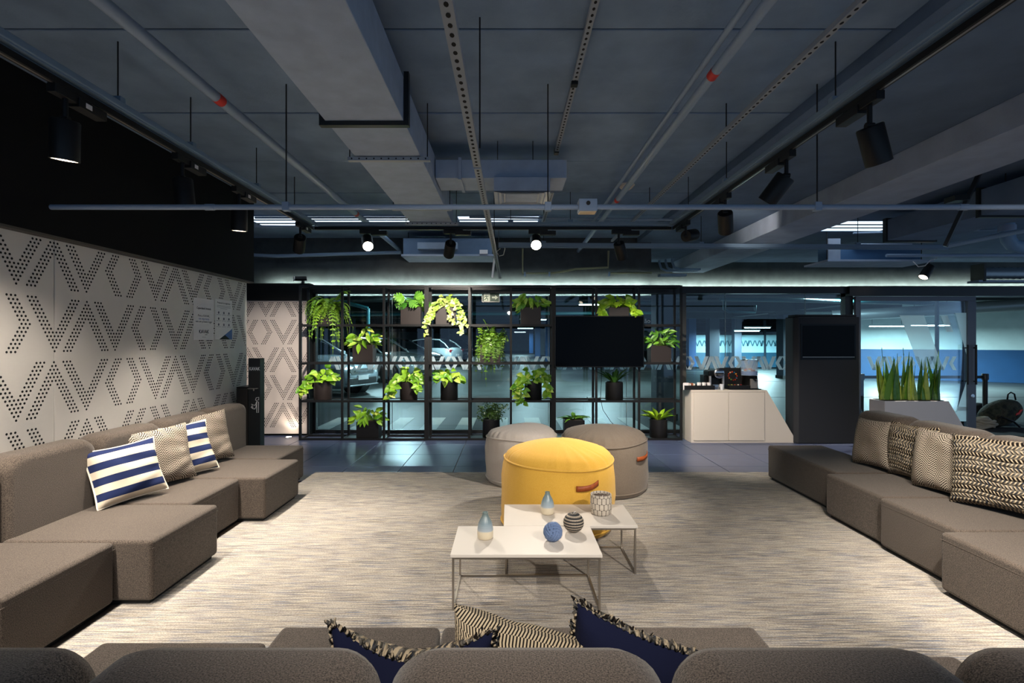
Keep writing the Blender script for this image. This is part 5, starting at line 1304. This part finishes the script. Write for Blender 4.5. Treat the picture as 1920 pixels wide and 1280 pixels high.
M_camo, nt, b = new('camouflage_cloth'); nt.links.new(ramp(nt, noise(nt, coords(nt), 9, 3), [(.38, lin('#12140f')), (.48, lin('#2b3020')), (.58, lin('#3a3527')), (.66, lin('#171a12'))]), b.inputs['Base Color']); b.inputs['Roughness'].default_value = .9; bump(nt, b, noise(nt, coords(nt), 30, 3), .6, .02)
rows = []
for i in range(13):
    s = i/12; y = -.02
    r1 = .20*math.sin(PI*min(1, max(0, .06+.94*s)))**.42
    rows.append((s, r1*1.08))
m = MB(); pts = [Vector((-.36+.66*s, 0, .12+.24*s)) for s, r in rows]
m.tube(pts, [max(.03, r) for s, r in rows], 18); o = m.obj('bag', M_camo, t, smooth=3); o.scale = (1, .8, 1)
for vv in o.data.vertices: vv.co.z = max(vv.co.z, .0)
MB().tube([(.06, -.02, .47), (.07, -.02, .56), (.12, -.02, .59), (.18, -.02, .56), (.20, -.02, .46)], .012, 8).obj('grab_handle', M_black, t, smooth=3)
MB().prism([(.06, -.168, .22), (.12, -.166, .24), (.18, -.164, .32), (.13, -.165, .31), (.11, -.166, .27), (.07, -.168, .26)], (0, .01, 0)).obj('red_patch', M_red, t, fix=True)
MB().tube([(-.3, -.16, .10), (-.2, -.19, .2), (0, -.19, .12), (.1, -.19, .03)], .014, 6).obj('strap', M_black, t, smooth=3)
t = thing('duffel_bag', 'soft black bag lying behind the rope heap outside the door', 'bag', (X(1848, 9.3), 9.25, 0))
m = MB().tube([(-.42, 0, .08), (-.38, 0, .14), (-.2, 0, .17), (.1, .0, .16), (.34, 0, .13), (.42, 0, .07)], [.06, .11, .165, .155, .12, .05], 16); o = m.obj('bag', mat('black_cloth', '#0b0c0d', .9, bmp=.6, bs=30), t, smooth=3)
for vv in o.data.vertices: vv.co.z = max(vv.co.z, 0)
MB().box(-.06, -.175, .18, .02, -.165, .195).obj('zip_tab', M_paper, t)
t = thing('rope_heap', 'loose coil of beige rope on the ground beside the door frame', 'rope', (X(1836, 8.45), 8.45, 0))
pts = []
for k in range(150):
    a = k*.33; lv = k/150; r_ = .20-.06*lv+.03*math.sin(k*.7)
    pts.append((r_*1.15*math.cos(a)+.02*math.sin(k*.21), r_*.75*math.sin(a), .025+.15*lv+.018*math.sin(k*.9)))
MB().tube(pts, .024, 8).obj('coil', M_cord, t, smooth=3)
tag(bx('door_mat', (7.35, 7.7, .0005, 8.6, 8.5, .012), M_tire), 'black rubber mat in the open doorway at the right edge', 'mat')
